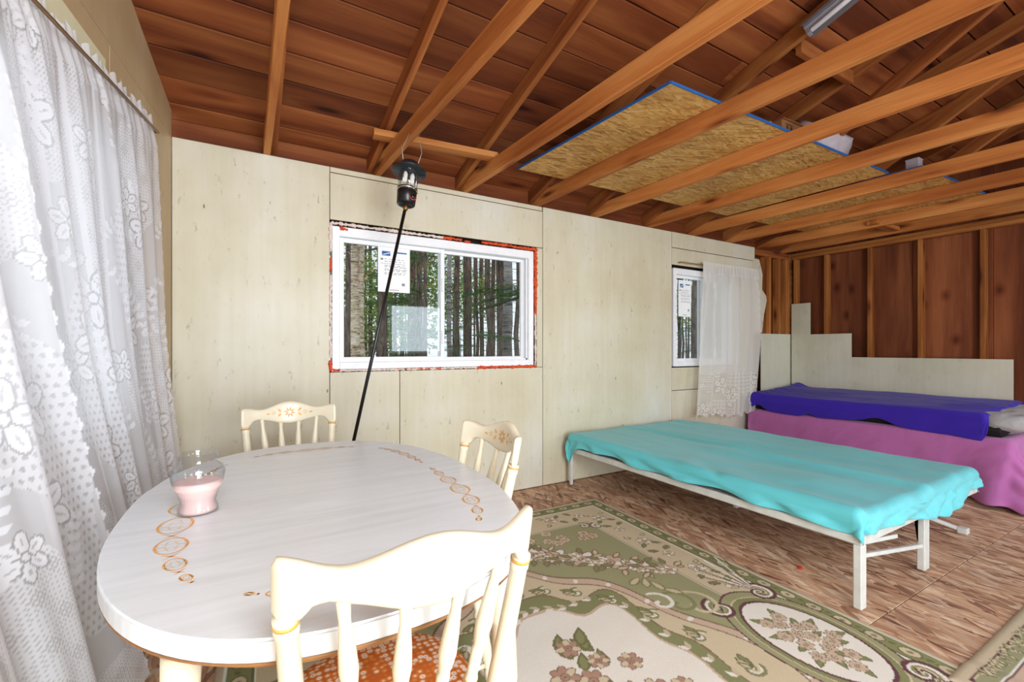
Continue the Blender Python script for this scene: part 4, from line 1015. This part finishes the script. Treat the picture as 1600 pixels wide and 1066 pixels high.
lathe_obj('body', [(0, .10), (.03, .105), (.08, .13), (.2, .15), (.75, .15), (.9, .13), (.98, .07), (1, .02)], (0, 0, .0), (0, 0, .34), M['tank'], tk, 28)
lathe_obj('valve', [(0, .018), (1, .014)], (0, 0, .33), (0, 0, .46), M['brass'], tk, 12)
shell('collar', [(.10, .33), (.10, .42)], M['tank'], tk, 24, .004)

# ------------------------------------------------------------------ turquoise bed
B = empty('folding_bed', (2.39, .965, 0), label='grey steel folding bed frame under the turquoise sheet', cat='bed')
BW, BL, BZ = 1.53, 2.20, .345
for nm, a in (('side_rail', (0, .03, 0, BL)), ('side_rail', (BW-.03, BW, 0, BL)), ('end_rail', (.03, BW-.03, 0, .03)), ('end_rail', (.03, BW-.03, BL-.03, BL)), ('cross_bar', (.03, BW-.03, BL/2-.02, BL/2+.02))):
    box(nm, a[0], a[1], a[2], a[3], BZ-.045, BZ, M['steel'], B, bev=.006)
box('platform', .03, BW-.03, .03, BL-.03, BZ-.012, BZ-.002, M['steel'], B)
def leg(x, y, w_=.045, d=.03):
    bm = bmesh.new(); bbox(bm, x-w_/2, x+w_/2, y-d/2, y+d/2, .008, BZ-.045, .004); l = bmo('leg', bm, M['steel'], B)
    return l
leg(.026, .018, .05, .035); leg(.75, .02, .065, .035); leg(.03, BL-.02, .026, .026); leg(BW-.05, BL-.05); leg(.75, BL/2); leg(BW-.05, BL/2)
beam('brace_bar', (.10, .06, .20), (.72, .02, .13), .02, .02, M['steel'], None).parent = B
beam('brace_bar', (.10, .06, .26), (.45, .03, .235), .012, .02, M['steel'], None).parent = B
bm = bmesh.new(); v = [bm.verts.new(p) for p in ((.66, .03, .30), (.72, .03, .30), (.72, .03, .15), (.70, .03, .18))]; bm.faces.new(v); bmesh.ops.solidify(bm, geom=bm.faces[:], thickness=.004); bmo('gusset', bm, M['steel'], B)
beam('folded_leg', (1.60, .10, .012), (1.32, .62, .19), .03, .022, M['steel'], None).parent = B
box('leg_cap', 1.575, 1.625, .06, .11, .001, .04, M['steel'], B, bev=.004)
mt = box('mattress', 2.39+.035, 2.39+BW-.035, .965+.035, .965+BL-.035, BZ+.002, BZ+.098, M['pillow'], None, bev=.03, label='thin mattress on the folding bed, wrapped by the turquoise sheet', cat='mattress')
def drape(name, x0, x1, y0, y1, ztop, drops, mat, seed, label, cat, topamp=.006, rad=.035, ny=260, nx=200, over=.2, wfun=None, ext=None):
    """cloth over a block: drops(side, t) says how far it hangs on each side"""
    O = over; a = np.linspace(x0-O, x1+O, nx)[:, None]+np.zeros((1, ny)); b = np.linspace(y0-O, y1+O, ny)[None]+np.zeros((nx, 1))
    cx = np.clip(a, x0+rad, x1-rad); cy = np.clip(b, y0+rad, y1-rad); ox_, oy_ = a-cx, b-cy; d = np.hypot(ox_, oy_); dm = np.maximum(d, 1e-6); ux_, uy_ = ox_/dm, oy_/dm
    tx = (a-x0)/(x1-x0); ty = (b-y0)/(y1-y0)
    wL = np.maximum(-ux_, 0); wR = np.maximum(ux_, 0); wF = np.maximum(-uy_, 0); wB = np.maximum(uy_, 0); ws = wL**2+wR**2+wF**2+wB**2+1e-9
    D = (wL**2*drops('L', ty)+wR**2*drops('R', ty)+wF**2*drops('F', tx)+wB**2*drops('B', tx))/ws
    full = O+rad; s = d/full*(D+rad*.57)          # arc length along the hang
    arc = rad*PI/2; th = np.clip(s/rad, 0, PI/2); hang = np.maximum(s-arc, 0)
    px = cx+ux_*rad*np.sin(th); py = cy+uy_*rad*np.sin(th); pz = ztop-rad+rad*np.cos(th)-hang
    out = .004+.012*np.clip(hang/.05, 0, 1)*(.5+.5*fbm(a*9+b*9, hang*6+3, seed, 3)) + (ext(ux_, uy_, hang, tx, ty) if ext else 0)
    px = px+ux_*out*np.clip(s/arc, 0, 1); py = py+uy_*out*np.clip(s/arc, 0, 1)
    if wfun is not None: pz = pz+wfun(a, b, tx, ty, d)*np.clip(1-hang/.03, 0, 1)
    pz = pz+topamp*fbm(a*3, b*3, seed+7, 3)*np.clip(1-hang/.03, 0, 1)
    return grid(name, np.stack([px, py, np.maximum(pz, .012)], -1), mat, thick=.003, label=label, cat=cat)
def tq_drop(s, t):
    if s == 'L': return .104+.010*np.sin(t*14)+.006*np.sin(t*31+1)+.01*np.clip(.1-t, 0, .1)*10+.17*np.exp(-((t-1.0)/.045)**2)
    if s == 'F': return .118-.018*np.cos(t*8)+.09*np.exp(-((t-.66)/.16)**2)+.008*np.sin(t*17)
    return .07+0*t
def tq_w(a, b, tx, ty, d):
    w_ = .010*np.sin(28*(tx+.25*ty)+2*fbm(tx*3, ty*1.5, 3))*np.clip(fbm(tx*2+4, ty*2, 8)+.25, 0, 1)          # long shallow creases
    w_ += .022*np.exp(-((tx-.42-.10*(1-ty)+.03*np.sin(ty*6))/.02)**2)*np.clip(1.1-abs(ty-.55)*1.5, 0, 1)     # ridge of the sheet
    e = np.clip(1-np.minimum(abs(tx), abs(ty))/.16, 0, 1)
    w_ += .011*e*np.sin((ty*19-tx*24)+3*fbm(tx*2, ty*4, 2))*np.clip(fbm(tx*3, ty*3+6, 5)+.5, 0, 1)
    return w_-.012*(1-np.clip(ty, 0, 1))*np.sin(np.clip(tx, 0, 1)*PI)
def tq_ext(ux_, uy_, hang, tx, ty):
    pl = .012*np.sin((tx-ty)*34+3*fbm(tx*4, ty*4, 4)+hang*26)+.003*np.sin((tx+ty)*60+3*fbm(tx*5, ty*5, 14)); return pl*np.clip(hang/.04, 0, 1)
drape('bed_sheet', 2.39-.008, 2.39+BW+.002, .965-.010, .965+BL-.0, BZ+.118, tq_drop, M['turq'], 11, 'turquoise sheet tucked loosely over the low bed', 'bed sheet', wfun=tq_w, ext=tq_ext, ny=300, nx=240, rad=.045)

# ------------------------------------------------------------------ daybed against the right wall
DX0, DX1, DY0, DY1 = 5.08, 6.05, 1.10, 3.20
D = empty('daybed', (DX0, DY0, 0), label='low daybed frame against the right wall under the purple cover', cat='bed')
box('frame', .04, DX1-DX0-.02, .05, DY1-DY0-.02, .38, .45, M['blackmetal'], D, bev=.01)
for x in (.08, .88):
    for y in (.1, 2.0): box('leg', x-.02, x+.02, y-.02, y+.02, 0.0, .38, M['blackmetal'], D, bev=.004)
mm = box('mattress', DX0+.0, DX1-.015, DY0-.02, DY1-.03, .495, .66, M['blackcloth'], None, bev=.05, label='black mattress on the daybed, showing between pink sheet and purple cover', cat='mattress')
# pink sheet: flat under the mattress, hanging to the floor
def pk_drop(s, t):
    if s == 'L': return .455+.02*np.sin(t*9)+0*t
    if s == 'F': return .44+.0*t
    return .03+0*t
def pk_ext(ux_, uy_, hang, tx, ty):
    h = np.clip(hang/.45, 0, 1); fl = .30*h**1.6*np.exp(-((np.clip(ty, 0, 1))/.10)**2)*np.exp(-np.clip(tx, 0, 1)/.15)
    pl = .030*np.sin(ty*38+2*fbm(ty*4, tx*4, 3))*h*np.clip(-ux_, 0, 1)*(.25+.75*np.exp(-((ty)/.25)**2)+.5*np.exp(-((ty-1)/.06)**2)) + .035*np.sin(tx*40)*h*np.clip(-uy_, 0, 1)
    return fl+pl+.012
drape('pink_sheet', DX0-.01, DX1-.03, DY0-.03, DY1-.03, .492, pk_drop, M['pink'], 21, 'orchid pink sheet hanging from the daybed down to the floor', 'bed sheet', ny=300, nx=160, rad=.02, over=.45, topamp=0, ext=pk_ext)
def pu_drop(s, t):
    if s == 'L': return .185+.012*np.sin(t*11)-.055*np.exp(-((t-.93)/.035)**2)-.05*np.exp(-((t-.36)/.06)**2)-.03*np.exp(-((t-.66)/.03)**2)+.03*np.exp(-(t/.08)**2)
    if s == 'F': return .02+0*t
    return .03+0*t
def pu_w(a, b, tx, ty, d): return .045*np.clip(tx, 0, 1)+.006*np.sin(tx*46+2*fbm(ty*2, tx*2, 5))*np.clip(fbm(tx*2, ty*2, 6)+.6, 0, 1)+.035*np.exp(-((tx-1)/.15)**2-((ty-.97)/.05)**2)+.012*np.exp(-((ty-.95)/.03)**2)
drape('purple_cover', DX0-.03, DX1-.005, DY0+.09, DY1-.01, .678, pu_drop, M['purple'], 31, 'deep purple blanket spread over the daybed mattress', 'blanket', wfun=pu_w, ny=260, nx=140, rad=.035)
# grey pillow folded round the near end
n, m = 50, 40; th = np.linspace(0, 2*PI, n)[:, None]; tt = np.linspace(0, 1, m)[None]
rr = (1-.0*tt)*np.minimum(1, np.minimum(tt, 1-tt)/.10)**.45+0*th
Pp = np.stack([DX0-.015+.98*tt+0*th+0*rr, DY0+.05+.15*np.cos(th)*rr*(1+.06*fbm(th*1.5+3, tt*7, 4)), .600+.080*np.sign(np.sin(th))*abs(np.sin(th))**.7*rr*(1+.15*fbm(th*2, tt*9, 9))+.02*tt], -1)
grid('pillow', Pp, M['pillow'], label='long grey pillow at the near end of the daybed', cat='pillow')

# ------------------------------------------------------------------ curtains
def lace_canvas(w_, h, res, seed, base=.62):
    K = Canvas(w_, h, res, 1); rs = np.random.RandomState(seed); U, V = K.U, K.V
    K.A[:] = base+.10*np.sin(U*900)*0; sel = vnoise(U*3.3, V*2.1, seed)
    net = ((np.sin((U+V)*2*PI/.014) > .1) & (np.sin((U-V)*2*PI/.014) > .1)); K.A = np.where(sel > .15, np.where(net, .45, .85), K.A)
    dots = np.sin(U*2*PI/.024+PI*(np.floor(V/.026) % 2))+np.sin(V*2*PI/.026) > .9; K.A = np.where(sel < -.4, np.where(dots, .42, .80), K.A)
    vs = np.abs(((U/.30) % 1)-.5) < .035; K.A = np.where(vs, .95, K.A)
    for i in range(int(w_*h*22)):
        u, v = rs.uniform(0, w_), rs.uniform(0, h); r = rs.uniform(.03, .06); n = rs.randint(5, 7); r *= 1.35; a0 = rs.uniform(0, 6)
        if i % 2:
            for k in range(n):
                a = a0+2*PI*k/n; K.ell(u+math.cos(a)*r*.75, v+math.sin(a)*r*.75, r*.62, r*.42, a, .30); K.ell(u+math.cos(a)*r*.75, v+math.sin(a)*r*.75, r*.52, r*.33, a, 1.0); K.leaf(u+math.cos(a)*r*.5, v+math.sin(a)*r*.5, r*.6, r*.06, a, .55)
            K.ell(u, v, r*.3, r*.3, 0, .3); K.ell(u, v, r*.2, r*.2, 0, 1)
        else:
            L = rs.uniform(.14, .26); a = rs.uniform(.9, 2.2); bend = rs.uniform(-2, 2)
            for k in range(7):
                t = k/6; uu = u+math.cos(a+bend*t*.4)*L*t; vv = v+math.sin(a+bend*t*.4)*L*t
                for q in (-1, 1): K.leaf(uu, vv, .034, .010, a+bend*t*.5+q*1.0, 1.0)
                K.ell(uu, vv, .004, .004, 0, 1)
    return K
def curtain(name, near_edge, far_edge, z0, ztop, off, width, seed, mat, lab, folds=9, amp=.03, lace=True, res=.0045, flare=.1, scallop=(True, True), gather=.02):
    h = ztop-z0; K = lace_canvas(width, h, res, seed) if lace else Canvas(width, h, .008, 1)
    if not lace: K.A[:] = .82
    U, V = K.U/width, K.V          # U 0 at the near edge .. 1 at the far edge; V from the hem up
    z = z0+V; dwn = np.clip((ztop-z)/.35, 0, 1)
    y = near_edge(z)*(1-U)+far_edge(z)*U
    ph = U*folds*2*PI+1.2*vnoise(U*4+seed, V*.8, seed)+seed
    fold = np.sin(ph)*amp*(.35+.65*dwn)+.3*amp*np.sin(ph*2.3+V*2)*dwn; ru = .004*np.sin(U*folds*5*2*PI)*(1-dwn); off = off-.022*(1-np.clip((ztop-z)/.12, 0, 1))
    x = wall_x(y)+off+flare*np.clip((1.3-z)/1.3, 0, 1)**1.3+fold+ru; y = y+.35*amp*np.cos(ph)*dwn
    A = K.A.copy(); zr = ztop-z
    if lace:
        uu = K.U
        if scallop[0]: A[uu < .012+.020*np.abs(np.sin(V*PI/.095))**.7*1.0] = 0
        if scallop[1]: A[(width-uu) < .002+.010*np.abs(np.sin(V*PI/.07))] = 0
        A[V < .004+.012*np.abs(np.sin(uu*PI/.08))] = 0
    hd = (zr > .045) & (zr < .052); A[hd] = np.maximum(A[hd], .95); A[zr < .12] = np.maximum(A[zr < .12], .8)
    # ruffled heading over the rod
    zz = z+(.012+.014*np.sin(U*folds*7*PI+2*vnoise(U*9, V, 3)))*np.clip(1-zr/.045, 0, 1)
    mk = A > .001
    o = grid(name, np.stack([x, y, zz], -1), mat, attr=A, label=lab, cat='curtain'); return o
rodA = Vector((-.390, 2.686, 2.228)); rodB = Vector((-.605, .55, 1.99))
def rod_z(y): return rodB.z+(rodA.z-rodB.z)*(y-rodB.y)/(rodA.y-rodB.y)
def mk_curtain(*a, **k):
    o = curtain(*a, **k); me = o.data; n = len(me.vertices); co = np.empty(n*3, np.float32); me.vertices.foreach_get('co', co); co = co.reshape(-1, 3)
    zt = a[4]; f = np.clip((co[:, 2]-a[3])/(zt-a[3]), 0, 1); co[:, 2] += (rod_z(co[:, 1])+.045-zt)*f; me.vertices.foreach_set('co', co.reshape(-1)); me.update(); return o
lin_ = lambda a, b: (lambda z: a+b*np.clip(2.15-z, 0, 3))
mk_curtain('lace_curtain', lin_(1.50, .30), lin_(2.67, .10), .09, 2.23, .085, 1.75, 3, M['lace'], 'white lace curtain with scalloped edge covering the left window, half nearer the corner', folds=5.5, amp=.017, scallop=(True, True), flare=.10)
mk_curtain('lace_curtain', lin_(.62, 0.0), (lambda z: 1.20+.36*np.clip(2.1-z, 0, 3)), .09, 2.15, .165, 1.35, 8, M['lace'], 'lace curtain panel at the left edge, nearest the camera', folds=4, amp=.026, scallop=(False, True), flare=.10)
mk_curtain('sheer_liner', lin_(.8, 0), lin_(2.60, .12), .05, 2.18, .05, 1.6, 5, M['sheer'], 'plain sheer liner hanging between lace panels and window', folds=7, amp=.018, lace=False, flare=.07)
t = empty('curtain_rod', tuple(rodA), label='thin bronze curtain rod above the left window', cat='curtain rod')
tube_obj('rod', [(0, 0, 0), rodB-rodA], .006, M['rod'], t, 8)
tube_obj('bracket', [(0, 0, 0), (wall_x(rodA.y)+.004-rodA.x, .0, -.002)], .006, M['rod'], t, 6)
# small curtain on the window wall
rz_ = 2.118
t = empty('curtain_rod', (3.93, YN-.045, rz_), label='thin brown curtain rod above the narrow window', cat='curtain rod')
tube_obj('rod', [(0, 0, 0), (1.34, 0, -.0)], .006, M['rod'], t, 8)
for x in (0, 1.33): tube_obj('bracket', [(x, 0, 0), (x, .043, 0)], .006, M['rod'], t, 6)
K = lace_canvas(1.5, 1.72, .006, 17, .62); U, V = K.U/1.5, K.V; z = .43+V; dwn = np.clip((2.15-z)/.3, 0, 1); ph = U*5.5*2*PI+1.5*vnoise(U*4, V*.7, 4)
A = np.where(K.V < .5, K.A, .80+.05*np.sin(K.U*400)); A[(K.U > 1.5-.012-.02*np.abs(np.sin(V*PI/.09)))] = 0; A[V < .01+.03*np.abs(np.sin(K.U*PI/.12))] = 0; A[V > 1.6] = .92
X_ = 4.27+(.98+.02*dwn)*U-(.03+.24*np.clip((1.9-z)/1.7, 0, 1))*(1-U)-.16*U*np.clip((1.35-z)/1, 0, 1)
Y_ = YN-.068-.045*np.clip((1.6-z)/1.2, 0, 1)-.034*np.sin(ph)*dwn-.006*np.sin(ph*4)*(1-dwn)
grid('lace_curtain', np.stack([X_, Y_, z+.02*np.sin(U*7)*(1-np.clip(V/.3, 0, 1))], -1), M['lace_bright'], attr=A, label='short white sheer curtain half drawn over the narrow window', cat='curtain')

# small red cap on the floor
lathe_obj('bottle_cap', [(0, .013), (.8, .013), (1, .010)], (2.585, 1.33, .0), (2.585, 1.33, .008), M['red'], None, 14, label='small red bottle cap lying on the bare floor', cat='bottle cap')
# the two loft braces and other parented beams keep their place
